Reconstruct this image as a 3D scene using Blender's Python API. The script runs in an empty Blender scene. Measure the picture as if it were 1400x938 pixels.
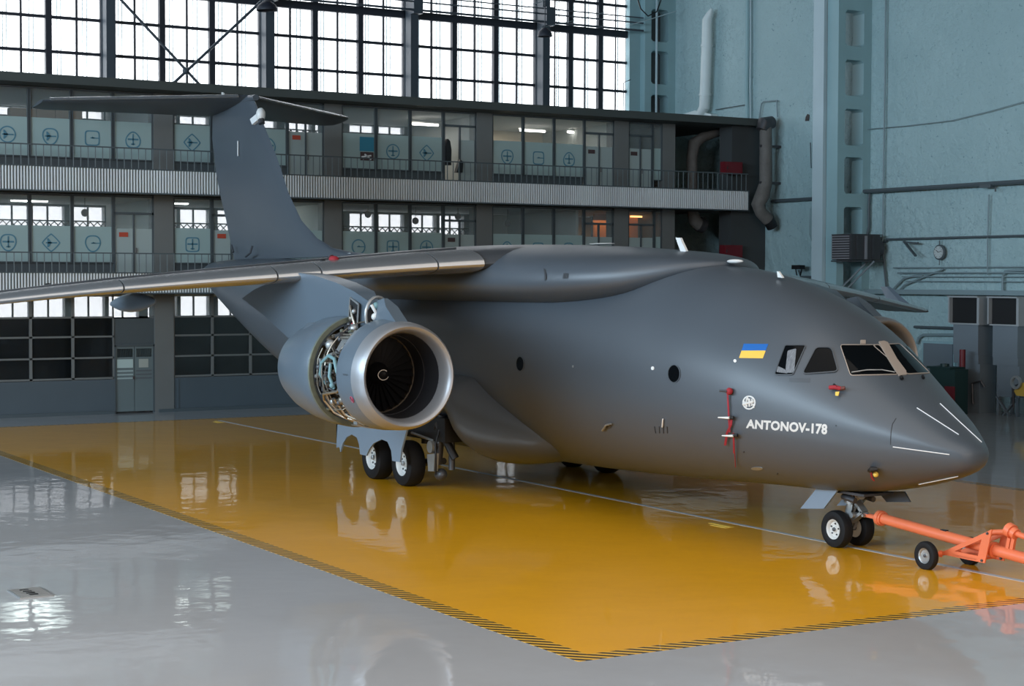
import bpy, math, random
from mathutils import Vector, Matrix
from mathutils.bvhtree import BVHTree
random.seed(7)
PI = math.pi
SC = bpy.context.scene
COL = SC.collection

# ------------------------------------------------------------------ camera
# The hangar frame: +x is the way the airplane's nose points, +y is its port side, z is up, metres.
FPX, PITCH, ROLL, YAW = 2344.85, -.03725, .002677, -.53346
CX, CY, CZ = 18.76003, -19.34990, 4.45
_s, _c = math.sin(YAW), math.cos(YAW)
_R0, _F0, _U0 = Vector((-_s, _c, 0)), Vector((-_c, -_s, 0)), Vector((0, 0, 1))
_Fw = _F0*math.cos(PITCH) + _U0*math.sin(PITCH)
_Uc = -_F0*math.sin(PITCH) + _U0*math.cos(PITCH)
_Rr = _R0*math.cos(ROLL) + _Uc*math.sin(ROLL)
_Ur = -_R0*math.sin(ROLL) + _Uc*math.cos(ROLL)
CAM = Vector((CX, CY, CZ))
cam = bpy.data.cameras.new('camera'); camo = bpy.data.objects.new('camera', cam); COL.objects.link(camo)
cam.sensor_width = 36.0; cam.sensor_fit = 'HORIZONTAL'; cam.lens = FPX*36/1400
cam.clip_start = .1; cam.clip_end = 500
M = Matrix.Identity(4)
for i in range(3):
    M[i][0], M[i][1], M[i][2], M[i][3] = _Rr[i], _Ur[i], -_Fw[i], CAM[i]
camo.matrix_world = M
SC.camera = camo

def ray(px, py):
    return _Fw + _Rr*((px-700)/FPX) - _Ur*((py-469)/FPX)
def U(px, py, ax, val):
    """the point where the sight line of a measured spot meets the plane x, y or z = val"""
    d = ray(px, py); t = (val-CAM[ax])/d[ax]
    return CAM + d*t
def UY(px, x, py=200): return U(px, py, 0, x)[1]

# ------------------------------------------------------------------ sky, exposure
W = bpy.data.worlds.new('sky'); SC.world = W; W.use_nodes = True
bg = W.node_tree.nodes['Background']
bg.inputs[0].default_value = (.93, .96, 1.0, 1); bg.inputs[1].default_value = 5.0
SC.view_settings.view_transform = 'Standard'; SC.view_settings.look = 'None'
SC.view_settings.gamma = 1.0; SC.view_settings.exposure = 0.0
SC.view_settings.use_curve_mapping = False
SC.cycles.max_bounces = 8; SC.cycles.diffuse_bounces = 4; SC.cycles.glossy_bounces = 4
SC.cycles.transparent_max_bounces = 16; SC.cycles.transmission_bounces = 4
SC.cycles.caustics_reflective = False; SC.cycles.caustics_refractive = False
SC.cycles.use_denoising = True
SC.cycles.sample_clamp_indirect = 6.0

def area(name, loc, aim, sx, sy, power, color=(1, 1, 1)):
    l = bpy.data.lights.new(name, 'AREA'); l.shape = 'RECTANGLE'; l.size = sx; l.size_y = sy
    l.energy = power; l.color = color
    o = bpy.data.objects.new(name, l); COL.objects.link(o); o.location = loc
    d = Vector(aim) - Vector(loc)
    o.rotation_euler = d.to_track_quat('-Z', 'Y').to_euler()
    return o
# daylight coming in through the hangar's other glazed walls: the long side wall on the left and the door wall behind
area('daylight_side', (-8, -43.5, 13.6), (-8, 0, 4.5), 56, 7.0, 26000, (.64, .83, 1.0))
area('overhead_fill', (14, -16, 17.9), (14, -16, 0), 38, 38, 6500, (1.0, .90, .80))  # added overhead light to brighten the near floor; the roof is closed
area('daylight_doors', (43.5, -6, 9.5), (-8, 2, 2.0), 44, 12.0, 6500, (1.0, .85, .74))
o = area('daylight_back', (-42.15, 5, 14.3), (0, 5, 14.3), 35, 6.3, 1, (1, 1, 1)); o.data.cycles.is_portal = True

# ------------------------------------------------------------------ materials
def mat(name, col, rough=.5, metal=0.0, spec=.5, emit=None, estr=0, alpha=None):
    m = bpy.data.materials.new(name); m.use_nodes = True
    b = m.node_tree.nodes['Principled BSDF']
    b.inputs['Base Color'].default_value = (*col, 1); b.inputs['Roughness'].default_value = rough
    b.inputs['Metallic'].default_value = metal; b.inputs['Specular IOR Level'].default_value = spec
    if emit: b.inputs['Emission Color'].default_value = (*emit, 1); b.inputs['Emission Strength'].default_value = estr
    return m
def N(m, t, **kw):
    n = m.node_tree.nodes.new(t)
    for k, v in kw.items(): setattr(n, k, v)
    return n
def L(m, a, b): m.node_tree.links.new(a, b)
def vary(m, scale, amt, detail=4, bump=0, bscale=None, bdist=.01, stretch=None):
    """mottled colour and fine relief on a principled material"""
    b = m.node_tree.nodes['Principled BSDF']; col = tuple(b.inputs['Base Color'].default_value)
    tc = N(m, 'ShaderNodeTexCoord'); src = tc.outputs['Object']
    if stretch:
        mp = N(m, 'ShaderNodeMapping'); mp.inputs['Scale'].default_value = stretch; L(m, src, mp.inputs[0]); src = mp.outputs[0]
    no = N(m, 'ShaderNodeTexNoise'); no.inputs['Scale'].default_value = scale; no.inputs['Detail'].default_value = detail
    L(m, src, no.inputs['Vector'])
    mx = N(m, 'ShaderNodeMix', data_type='RGBA'); L(m, no.outputs[0], mx.inputs[0])
    mx.inputs[6].default_value = tuple(max(0, c*(1-amt)) for c in col[:3])+(1,)
    mx.inputs[7].default_value = tuple(min(1, c*(1+amt)) for c in col[:3])+(1,)
    L(m, mx.outputs[2], b.inputs['Base Color'])
    if bump:
        n2 = N(m, 'ShaderNodeTexNoise'); n2.inputs['Scale'].default_value = bscale or scale*6; n2.inputs['Detail'].default_value = 3
        L(m, src, n2.inputs['Vector'])
        bp = N(m, 'ShaderNodeBump'); bp.inputs['Strength'].default_value = bump; bp.inputs['Distance'].default_value = bdist
        L(m, n2.outputs[0], bp.inputs['Height']); L(m, bp.outputs[0], b.inputs['Normal'])
    return m
def sheer(name, col, trans, rough=.1, gloss=.15):
    """a pane: part clear, part pale film, part mirror"""
    m = bpy.data.materials.new(name); m.use_nodes = True; nt = m.node_tree
    b = nt.nodes['Principled BSDF']; out = nt.nodes['Material Output']
    b.inputs['Base Color'].default_value = (*col, 1); b.inputs['Roughness'].default_value = rough
    b.inputs['Specular IOR Level'].default_value = gloss*3
    t = nt.nodes.new('ShaderNodeBsdfTransparent'); mx = nt.nodes.new('ShaderNodeMixShader')
    mx.inputs[0].default_value = 1-trans
    nt.links.new(t.outputs[0], mx.inputs[1]); nt.links.new(b.outputs[0], mx.inputs[2]); nt.links.new(mx.outputs[0], out.inputs[0])
    return m

paint = vary(mat('airplane_grey_paint', (.068, .081, .096), .40, 0, .5), .7, .06, 3)
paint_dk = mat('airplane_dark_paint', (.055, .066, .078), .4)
wingpaint = vary(mat('wing_grey_paint', (.060, .064, .070), .34, 0, .5), .8, .06, 3)
slatm = vary(mat('leading_edge_metal', (.42, .43, .44), .26, .75), 2.0, .08)
lipm = vary(mat('intake_lip_metal', (.34, .345, .36), .42, .6), 2.0, .06)
cowlm = vary(mat('cowl_grey_paint', (.105, .135, .165), .32, 0, .5), .9, .05)
ductm = mat('intake_duct', (.03, .03, .034), .34, .3)
black = mat('black', (.006, .006, .007), .5)
fanm = mat('fan_dark_metal', (.008, .008, .009), .5, .3)
rubber = vary(mat('tyre_rubber', (.008, .008, .009), .7, 0, .25), 6, .2)
hubm = mat('wheel_hub_white', (.62, .62, .60), .4)
steel = vary(mat('gear_steel', (.34, .35, .35), .38, .6), 5, .2)
steel_dk = vary(mat('dark_steel', (.07, .07, .075), .45, .5), 6, .3)
doorblue = mat('gear_door_bluegrey', (.20, .26, .33), .38)
white = mat('white_paint', (.75, .75, .74), .45)
lampwhite = mat('lamp_white', (.72, .72, .70), .3)
letter = mat('lettering_pale_grey', (.62, .62, .60), .5)
flagb = mat('flag_blue', (.01, .11, .38), .45); flagy = mat('flag_yellow', (.80, .48, .07), .45)
redm = mat('red_cloth', (.30, .015, .025), .75); yellowtag = mat('yellow_tag', (.75, .50, .08), .6)
cockglass = mat('cockpit_glass', (.003, .004, .005), .06, 0, .08)
winframe = mat('window_bare_metal', (.48, .40, .34), .40, .35)
curtain = vary(mat('window_curtain', (.15, .16, .175), .8), 12, .8, 2, stretch=(6, 1, 1))
orange = vary(mat('tow_bar_orange', (.74, .175, .075), .45), 3, .12)
coreg = vary(mat('engine_core_metal', (.20, .18, .15), .4, .7), 9, .5)
coreb = vary(mat('engine_casing_bronze', (.06, .045, .03), .5, .5), 7, .5)
pipem = mat('engine_pipe_steel', (.40, .36, .30), .35, .8)
turq = mat('engine_turquoise_duct', (.15, .27, .29), .5)
primer = vary(mat('green_primer', (.12, .13, .095), .5), 8, .4)
seamm = mat('seam_dark', (.03, .034, .04), .6)  # dark tone of seams, slots, seals and cables

wallteal = mat('teal_painted_brick', (.30, .45, .49), .62)
def brickwall(m):
    b = m.node_tree.nodes['Principled BSDF']
    tc = N(m, 'ShaderNodeTexCoord'); src = tc.outputs['Object']
    n1 = N(m, 'ShaderNodeTexNoise'); n1.inputs['Scale'].default_value = .35; n1.inputs['Detail'].default_value = 6; L(m, src, n1.inputs['Vector'])
    mx = N(m, 'ShaderNodeMix', data_type='RGBA'); L(m, n1.outputs[0], mx.inputs[0])
    mx.inputs[6].default_value = (.31, .455, .475, 1); mx.inputs[7].default_value = (.46, .62, .64, 1)
    v = N(m, 'ShaderNodeTexVoronoi'); v.inputs['Scale'].default_value = 1.4; L(m, src, v.inputs['Vector'])
    n2 = N(m, 'ShaderNodeTexNoise'); n2.inputs['Scale'].default_value = 9; n2.inputs['Detail'].default_value = 5; L(m, src, n2.inputs['Vector'])
    cr = N(m, 'ShaderNodeMapRange'); cr.inputs[1].default_value = .66; cr.inputs[2].default_value = .74; L(m, n2.outputs[0], cr.inputs[0])
    m2 = N(m, 'ShaderNodeMix', data_type='RGBA'); L(m, cr.outputs[0], m2.inputs[0]); L(m, mx.outputs[2], m2.inputs[6])
    m2.inputs[7].default_value = (.20, .32, .36, 1)
    L(m, m2.outputs[2], b.inputs['Base Color'])
    n3 = N(m, 'ShaderNodeTexNoise'); n3.inputs['Scale'].default_value = 3.2; n3.inputs['Detail'].default_value = 8; n3.inputs['Roughness'].default_value = .65; L(m, src, n3.inputs['Vector'])
    v3 = N(m, 'ShaderNodeTexVoronoi', feature='DISTANCE_TO_EDGE'); v3.inputs['Scale'].default_value = 2.6
    ds = N(m, 'ShaderNodeVectorMath', operation='MULTIPLY_ADD'); L(m, n3.outputs[1], ds.inputs[0]); ds.inputs[1].default_value = (.9, .9, .9); L(m, src, ds.inputs[2]); L(m, ds.outputs[0], v3.inputs['Vector'])
    c3 = N(m, 'ShaderNodeMapRange'); c3.inputs[1].default_value = 0; c3.inputs[2].default_value = .035; c3.inputs[3].default_value = 1; c3.inputs[4].default_value = 0; L(m, v3.outputs[0], c3.inputs[0])
    g3 = N(m, 'ShaderNodeMapRange'); g3.inputs[1].default_value = .50; g3.inputs[2].default_value = .62; L(m, n1.outputs[0], g3.inputs[0])
    k3 = N(m, 'ShaderNodeMath', operation='MULTIPLY'); L(m, c3.outputs[0], k3.inputs[0]); L(m, g3.outputs[0], k3.inputs[1])
    k4 = N(m, 'ShaderNodeMath', operation='MULTIPLY'); L(m, k3.outputs[0], k4.inputs[0]); k4.inputs[1].default_value = .75
    m4 = N(m, 'ShaderNodeMix', data_type='RGBA'); L(m, k4.outputs[0], m4.inputs[0]); L(m, m2.outputs[2], m4.inputs[6]); m4.inputs[7].default_value = (.17, .27, .30, 1); L(m, m4.outputs[2], b.inputs['Base Color'])
    bp = N(m, 'ShaderNodeBump'); bp.inputs['Strength'].default_value = 1.0; bp.inputs['Distance'].default_value = .16
    L(m, n3.outputs[0], bp.inputs['Height']); L(m, bp.outputs[0], b.inputs['Normal'])
brickwall(wallteal)
tealsm = vary(mat('teal_painted_concrete', (.27, .42, .45), .55), .8, .12, 5, .2, 8)
tealpale = vary(mat('pale_painted_concrete', (.42, .53, .57), .55), .8, .1, 5, .2, 8)
pipegrey = mat('pipe_grey_teal', (.20, .27, .29), .5)
pipedark = mat('pipe_dark', (.07, .09, .10), .5)
facadem = vary(mat('office_frame_paint', (.065, .08, .088), .5), 1.2, .12)
columnm = vary(mat('office_column_paint', (.15, .155, .15), .6), 1.0, .12)
lowerwall = vary(mat('office_lower_wall_paint', (.075, .098, .115), .5), .8, .1)
roofm = mat('roof_edge_dark', (.055, .065, .062), .7)
slabm = mat('slab_underside', (.08, .085, .085), .8)
corrug = vary(mat('corrugated_sheet', (.80, .82, .83), .45, .1), .5, .22, 4, stretch=(1, 1, .2))
railm = mat('railing_steel', (.16, .19, .20), .5, .3)
steelwin = mat('window_steel_dark', (.018, .022, .032), .5)
wincol = mat('window_column_grey', (.045, .06, .075), .5)
paneM = sheer('frosted_daylight_pane', (.9, .93, .95), .80, .3, .1)
paneB = sheer('office_back_pane', (.6, .63, .66), .50, .3, .1)
clearM = sheer('clear_office_pane', (.35, .42, .42), .82, .04, .3)
frostM = sheer('frosted_film_pane', (.36, .47, .46), .12, .30, .1)
darkM = sheer('shaded_ground_pane', (.012, .015, .017), .62, .05, .3)  # dark film puts the dim rooms' shade into otherwise clear glass
emblemM = mat('emblem_blue', (.07, .20, .27), .5)
inwall = mat('office_inner_wall', (.42, .44, .42), .8)
inceil = mat('office_ceiling', (.55, .56, .54), .8)
inwarm = mat('office_warm_wall', (.60, .52, .40), .8)
tube_m = mat('fluorescent_tube', (1, 1, 1), .5, emit=(1, .97, .90), estr=14)
tube_c = mat('cool_fluorescent_tube', (1, 1, 1), .5, emit=(.90, 1, .97), estr=14)
doorm = mat('office_door_pale', (.34, .40, .39), .5)
doord = mat('ground_door_paint', (.13, .165, .17), .5)
signred = mat('sign_red', (.45, .06, .03), .5); signdark = mat('sign_dark', (.06, .03, .03), .5)
cardboard = vary(mat('cardboard', (.30, .20, .13), .8), 2, .12)
ductw = vary(mat('white_duct', (.62, .70, .70), .45), 2, .08)
ductbrown = vary(mat('lagged_brown_duct', (.13, .12, .11), .7), 3, .35, 4, .5, 12, .03)
unitm = vary(mat('air_unit_grey', (.15, .18, .205), .5), 1.0, .08)
green = mat('dark_green_paint', (.010, .035, .034), .5)
redbox = mat('red_box_paint', (.13, .006, .012), .5)
yellowm = mat('machine_yellow', (.50, .33, .05), .5)
heaterm = mat('heater_dark', (.06, .06, .065), .5, .3); heaterl = mat('heater_slat', (.30, .29, .31), .45, .4)
clockw = mat('clock_face', (.45, .50, .50), .5)
ceilm = mat('hangar_ceiling', (.10, .11, .12), .9)
farwall = mat('hangar_far_wall', (.30, .33, .35), .8)

# floor coats: poured resin, slightly wavy, wheel dust
def resin(name, c0, c1, rough=.042):
    m = mat(name, c0, rough, 0, .5); b = m.node_tree.nodes['Principled BSDF']
    tc = N(m, 'ShaderNodeTexCoord'); src = tc.outputs['Object']
    n1 = N(m, 'ShaderNodeTexNoise'); n1.inputs['Scale'].default_value = .45; n1.inputs['Detail'].default_value = 7; n1.inputs['Roughness'].default_value = .6
    L(m, src, n1.inputs['Vector'])
    mx = N(m, 'ShaderNodeMix', data_type='RGBA'); L(m, n1.outputs[0], mx.inputs[0])
    mx.inputs[6].default_value = (*c0, 1); mx.inputs[7].default_value = (*c1, 1); L(m, mx.outputs[2], b.inputs['Base Color'])
    n2 = N(m, 'ShaderNodeTexNoise'); n2.inputs['Scale'].default_value = 1.1; n2.inputs['Detail'].default_value = 2; L(m, src, n2.inputs['Vector'])
    n3 = N(m, 'ShaderNodeTexNoise'); n3.inputs['Scale'].default_value = 4.5; n3.inputs['Detail'].default_value = 1; L(m, src, n3.inputs['Vector'])
    ad = N(m, 'ShaderNodeMath', operation='MULTIPLY_ADD'); L(m, n3.outputs[0], ad.inputs[0]); ad.inputs[1].default_value = .16; L(m, n2.outputs[0], ad.inputs[2])
    bp = N(m, 'ShaderNodeBump'); bp.inputs['Strength'].default_value = 1.0; bp.inputs['Distance'].default_value = .008
    L(m, ad.outputs[0], bp.inputs['Height']); L(m, bp.outputs[0], b.inputs['Normal'])
    mr = N(m, 'ShaderNodeMapRange'); mr.inputs[3].default_value = rough*.6; mr.inputs[4].default_value = rough*1.7
    L(m, n1.outputs[0], mr.inputs[0]); L(m, mr.outputs[0], b.inputs['Coat Roughness'])
    b.inputs['Coat Weight'].default_value = .8; b.inputs['Coat IOR'].default_value = 1.5; b.inputs['Roughness'].default_value = .4; b.inputs['Specular IOR Level'].default_value = .25
    L(m, bp.outputs[0], b.inputs['Coat Normal'])
    return m
greyfloor = resin('grey_resin_floor', (.34, .335, .335), (.43, .42, .42))
yellowfloor = resin('yellow_resin_floor', (.78, .35, .004), (.90, .42, .012))
linem = resin('white_line_paint', (.55, .53, .52), (.62, .60, .59), .2)
def hatch():
    m = resin('black_and_yellow_hatching', (.80, .42, .03), (.86, .46, .05))
    b = m.node_tree.nodes['Principled BSDF']
    lk = b.inputs['Base Color'].links[0].from_socket
    tc = N(m, 'ShaderNodeTexCoord'); sp = N(m, 'ShaderNodeSeparateXYZ'); L(m, tc.outputs['Object'], sp.inputs[0])
    a = N(m, 'ShaderNodeMath', operation='SUBTRACT'); L(m, sp.outputs[0], a.inputs[0]); L(m, sp.outputs[1], a.inputs[1])
    w = N(m, 'ShaderNodeMath', operation='MULTIPLY'); L(m, a.outputs[0], w.inputs[0]); w.inputs[1].default_value = 1/.20
    f = N(m, 'ShaderNodeMath', operation='FRACT'); L(m, w.outputs[0], f.inputs[0])
    g = N(m, 'ShaderNodeMath', operation='GREATER_THAN'); L(m, f.outputs[0], g.inputs[0]); g.inputs[1].default_value = .52
    mx = N(m, 'ShaderNodeMix', data_type='RGBA'); L(m, g.outputs[0], mx.inputs[0]); L(m, lk, mx.inputs[6])
    mx.inputs[7].default_value = (.03, .022, .012, 1); L(m, mx.outputs[2], b.inputs['Base Color'])
    return m
hatchm = hatch()

# ------------------------------------------------------------------ mesh helpers
def V(*a): return Vector(a)
class MB:
    def __init__(s): s.v = []; s.f = []
    def add(s, vs, fs):
        n = len(s.v); s.v += [tuple(p) for p in vs]; s.f += [tuple(i+n for i in f) for f in fs]; return s
    def box(s, a, b):
        x0, x1 = sorted((a[0], b[0])); y0, y1 = sorted((a[1], b[1])); z0, z1 = sorted((a[2], b[2]))
        return s.add([(x0,y0,z0),(x1,y0,z0),(x1,y1,z0),(x0,y1,z0),(x0,y0,z1),(x1,y0,z1),(x1,y1,z1),(x0,y1,z1)],
                     [(0,3,2,1),(4,5,6,7),(0,1,5,4),(1,2,6,5),(2,3,7,6),(3,0,4,7)])
    def rings(s, rings, cap=True, closed=True):
        n = len(rings[0]); vs = [p for r in rings for p in r]; fs = []
        for k in range(len(rings)-1):
            for i in range(n if closed else n-1):
                j = (i+1) % n
                fs.append((k*n+i, k*n+j, (k+1)*n+j, (k+1)*n+i))
        if cap and closed:
            fs.append(tuple(range(n-1, -1, -1))); fs.append(tuple((len(rings)-1)*n+i for i in range(n)))
        return s.add(vs, fs)
    def tube(s, pts, r, n=8, cap=True):
        pts = [Vector(p) for p in pts]; rs = r if isinstance(r, (list, tuple)) else [r]*len(pts)
        prev = None; R = []
        for i, p in enumerate(pts):
            d = (pts[min(i+1, len(pts)-1)] - pts[max(i-1, 0)]).normalized()
            if prev is None:
                a = d.orthogonal().normalized()
            else:
                a = (prev - d*prev.dot(d))
                a = a.normalized() if a.length > 1e-6 else d.orthogonal().normalized()
            prev = a; b = d.cross(a)
            R.append([p + (a*math.cos(2*PI*k/n) + b*math.sin(2*PI*k/n))*rs[i] for k in range(n)])
        return s.rings(R, cap)
    def bar(s, a, b, w, h, up=(0, 0, 1)):
        a, b = Vector(a), Vector(b); d = (b-a).normalized(); u = Vector(up); u = (u-d*u.dot(d)).normalized(); r = d.cross(u)
        q = [r*w/2+u*h/2, -r*w/2+u*h/2, -r*w/2-u*h/2, r*w/2-u*h/2]
        return s.rings([[a+k for k in q], [b+k for k in q]])
    def rev(s, prof, o, d, n=32, cap=False, closed_prof=False):
        """profile (along, radius) turned about the axis through o along d"""
        o = Vector(o); d = Vector(d).normalized(); a = d.orthogonal().normalized(); b = d.cross(a)
        R = [[o + d*t + (a*math.cos(2*PI*k/n) + b*math.sin(2*PI*k/n))*max(r, 1e-4) for k in range(n)] for t, r in prof]
        if closed_prof: R.append(R[0])
        return s.rings(R, cap)
    def prism(s, pts, d):
        d = Vector(d); pts = [Vector(p) for p in pts]
        return s.rings([pts, [p+d for p in pts]])
    def ball(s, c, r, n=12, m=8, sc=(1, 1, 1)):
        R = []
        for j in range(m+1):
            t = PI*j/m; rr = max(math.sin(t), 1e-3)
            R.append([Vector((c[0]+r*sc[0]*rr*math.cos(2*PI*k/n), c[1]+r*sc[1]*rr*math.sin(2*PI*k/n), c[2]+r*sc[2]*math.cos(t))) for k in range(n)])
        return s.rings(R, True)
def obj(name, mb, m, parent=None, smooth=False, label=None, cat=None, group=None, kind=None, edge=None):
    me = bpy.data.meshes.new(name)
    off = Vector(parent['_loc']) if parent is not None and '_loc' in parent else Vector((0, 0, 0))
    me.from_pydata([tuple(Vector(v)-off) for v in mb.v], [], mb.f); me.update()
    import bmesh
    bm = bmesh.new(); bm.from_mesh(me); bmesh.ops.remove_doubles(bm, verts=bm.verts, dist=1e-5)
    bmesh.ops.recalc_face_normals(bm, faces=bm.faces); bm.to_mesh(me); bm.free()
    if m: me.materials.append(m)
    if smooth:
        for p in me.polygons: p.use_smooth = True
        try: me.set_sharp_from_angle(angle=math.radians(edge or 38))
        except Exception: pass
    o = bpy.data.objects.new(name, me); COL.objects.link(o)
    if parent is not None:
        o.parent = parent; o['_loc'] = tuple(off)
    if label: o['label'] = label
    if cat: o['category'] = cat
    if group: o['group'] = group
    if kind: o['kind'] = kind
    return o
def thing(name, label, cat, loc=(0, 0, 0), group=None):
    o = bpy.data.objects.new(name, None); COL.objects.link(o); o.location = loc; o['_loc'] = tuple(loc)
    o.empty_display_size = .2
    o['label'] = label; o['category'] = cat
    if group: o['group'] = group
    return o
def struct(name, mb, m, parent=None, smooth=False, label=None):
    o = obj(name, mb, m, parent, smooth, label)
    if parent is None: o['kind'] = 'structure'
    return o
def sroot(name, loc=(0, 0, 0), label=None):
    o = bpy.data.objects.new(name, None); COL.objects.link(o); o.location = loc; o['_loc'] = tuple(loc); o['kind'] = 'structure'
    if label: o['label'] = label
    return o
def interp(xk, yk, x):
    """monotone cubic through the knots"""
    n = len(xk)
    if x <= xk[0]: return yk[0]
    if x >= xk[-1]: return yk[-1]
    h = [xk[i+1]-xk[i] for i in range(n-1)]; d = [(yk[i+1]-yk[i])/h[i] for i in range(n-1)]
    m = [0]*n; m[0] = d[0]; m[-1] = d[-1]
    for i in range(1, n-1):
        m[i] = 0 if d[i-1]*d[i] <= 0 else 3*(h[i-1]+h[i])/((2*h[i]+h[i-1])/d[i-1]+(h[i]+2*h[i-1])/d[i])
    i = max(k for k in range(n-1) if xk[k] <= x); t = (x-xk[i])/h[i]
    return (2*t**3-3*t*t+1)*yk[i]+(t**3-2*t*t+t)*h[i]*m[i]+(-2*t**3+3*t*t)*yk[i+1]+(t**3-t*t)*h[i]*m[i+1]

# ================================================================== THE HANGAR
FX = -36.2            # plane of the office glazing
BX = -42.3            # plane of the great back window
PX = -35.0            # front of the galleries
SY = 24.5             # side wall
struct('floor', MB().box((BX-.6, -45, -.3), (45, SY+.4, 0)), greyfloor)
struct('floor_paint_yellow', MB().box((-32.66, -8.30, -.01), (1.82, 8.30, .003)), yellowfloor)
b = MB()
b.box((-32.9, -8.6, -.01), (2.1, -8.3, .003)).box((-32.9, 8.3, -.01), (2.1, 8.6, .003))
b.box((-32.9, -8.3, -.01), (-32.66, 8.3, .003)).box((1.82, -8.3, -.01), (2.1, 8.3, .003))
struct('floor_border_striped', b, hatchm)
struct('floor_centre_line', MB().box((-32.0, -.06, 0), (44, .06, .006)), linem)
# short yellow guide marks by the line
for n, (x, y) in enumerate(((-5.95, -.30), (-31.5, -.15))):
    q = MB(); q.box((x-.32, y-.09, 0), (x+.32, y+.0, .008)); q.box((x-.1, y-.22, 0), (x+.35, y-.13, .008))
    struct('floor_guide_mark', q, yellowtag)
# walls of the hall
struct('wall_right', MB().box((BX-.4, SY, 0), (45, SY+.4, 18)), wallteal)
struct('wall_left', MB().box((BX-.4, -45.4, 0), (45, -45, 18)), farwall)
struct('wall_front', MB().box((45, -45.4, 0), (45.4, SY+.4, 18)), farwall)
struct('ceiling', MB().box((BX-.4, -45.4, 18), (45.4, SY+.4, 18.4)), ceilm)
q = MB(); q.box((BX-.4, -45, 0), (BX, -12.6, 18)); q.box((BX-.4, 22.55, 0), (BX, SY, 18)); q.box((BX-.4, -12.6, 17.45), (BX, 22.55, 18)); q.box((BX-.4, -12.6, 10.7), (BX, 22.55, 11.15))
# the office's outer wall, with openings for its own windows
ZW = [(0, 3.02), (3.95, 6.2), (7.0, 9.86), (10.45, 10.75)]
for a, c in ZW: q.box((BX-.35, -12.6, a), (BX, 22.55, c))
for k in range(27):
    y = -12.6+1.36*k
    w_ = .17 if k % 2 == 0 else .07
    q.box((BX-.35, y-w_, 0), (BX, y+w_, 10.7))
q.box((BX-.35, 20.5, 0), (BX, 22.55, 10.7))
for a, c in ((4.7, 8.8), (9.6, 15.4), (17.0, 20.5)): q.box((BX-.3, a, 3.0), (BX-.02, c, 3.97))
struct('wall_back', q, facadem)
for (za, zb) in ((3.02, 3.95), (6.2, 7.0), (9.86, 10.45)):
    for k in range(24):
        ya = -12.6+1.36*k+(.17 if k % 2 == 0 else .07); yb = -12.6+1.36*(k+1)-(.17 if (k+1) % 2 == 0 else .07)
        w = sroot('window_outer', (BX, (ya+yb)/2, za)); obj('pane', MB().box((BX-.2, ya, za), (BX-.19, yb, zb)), paneB, w)
        obj('window_bar', MB().box((BX-.22, (ya+yb)/2-.03, za), (BX-.15, (ya+yb)/2+.03, zb)), steelwin, w)
# diamond lattice along the feet of the office's outer windows
for zz in (6.2, 9.86):
    q = MB(); y = -12.4
    while y < 20:
        q.bar((BX+.02, y, zz), (BX+.02, y+.26, zz+.26), .03, .03); q.bar((BX+.02, y+.26, zz), (BX+.02, y, zz+.26), .03, .03); y += .26
    q.box((BX, -12.4, zz+.26), (BX+.04, 20.3, zz+.31))
    o = struct('window_lattice', q, steelwin); o['kind'] = 'structure'

# ---- the great glazed wall above the roof of the offices
COLY = [-12.54, -6.44, -.34, 5.76, 11.86, 17.96, 22.7]
rowz = [11.15, 12.48, 13.70, 14.90, 16.10, 17.3]
wn = 0
pane_me = {}
def pane(y0, y1, z0, z1, parent, m=paneM, x=BX-.08, nm='pane'):
    return obj(nm, MB().box((x-.006, y0, z0), (x+.006, y1, z1)), m, parent)
for k in range(len(COLY)-1):
    ya, yb = COLY[k]+.16, COLY[k+1]-.16
    if k == 5: yb = 22.5
    wn += 1
    w = sroot('window_%d' % wn, (BX, (ya+yb)/2, 11.15), 'tall steel-framed daylight window of the back wall')
    n3 = 3 if k < 5 else 2
    th = [ya+(yb-ya)*i/n3 for i in range(n3+1)]
    if k == 5: th = [ya, 20.05, yb] if False else [ya, 19.48, 20.98, yb]; n3 = 3
    for i in range(1, n3):
        obj('mullion', MB().box((BX-.10, th[i]-.11, 11.1), (BX+.10, th[i]+.11, 17.4)), steelwin, w)
    fr = MB(); fr.box((BX-.1, ya, 11.1), (BX+.06, ya+.06, 17.4)); fr.box((BX-.1, yb-.06, 11.1), (BX+.06, yb, 17.4))
    obj('window_frame', fr, steelwin, w)
    for z in rowz[1:5]:
        t = .15 if z == 14.90 else .055
        obj('transom', MB().box((BX-.07, ya, z-t), (BX+(.12 if t > .1 else .05), yb, z+t)), steelwin, w)
    for i in range(n3):
        a, c = th[i]+(.11 if i else 0), th[i+1]-(.11 if i < n3-1 else 0)
        mid = (a+c)/2 if k < 5 or i == 0 else None
        if k < 5: obj('glazing_bar', MB().box((BX-.06, mid-.035, 11.1), (BX+.04, mid+.035, 17.4)), steelwin, w)
        else: mid = (a+c)/2; obj('glazing_bar', MB().box((BX-.05, mid-.02, 11.1), (BX+.03, mid+.02, 17.4)), steelwin, w)
        for j in range(5):
            z0, z1 = rowz[j]+.05, rowz[j+1]-.05
            pane(a, mid-.03, z0, z1, w); pane(mid+.03, c, z0, z1, w)
    # slim outer ribs seen through the panes
    q = MB()
    for i in range(n3):
        a, c = th[i], th[i+1]
        for f in (.22, .29, .70, .78): yy = a+(c-a)*f; q.box((BX-.42, yy-.012, 11.1), (BX-.36, yy+.012, 17.4))
    obj('outer_rib', q, pipegrey, w, kind='stuff')
for y in COLY[:-1]:
    q = MB(); q.box((BX+.12, y-.17, 10.95), (BX+.62, y+.17, 17.9)); q.box((BX-.1, y-.2, 10.95), (BX+.12, y+.2, 17.9))
    struct('window_column', q, wincol, label='grey steel column between the tall daylight windows')
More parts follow.
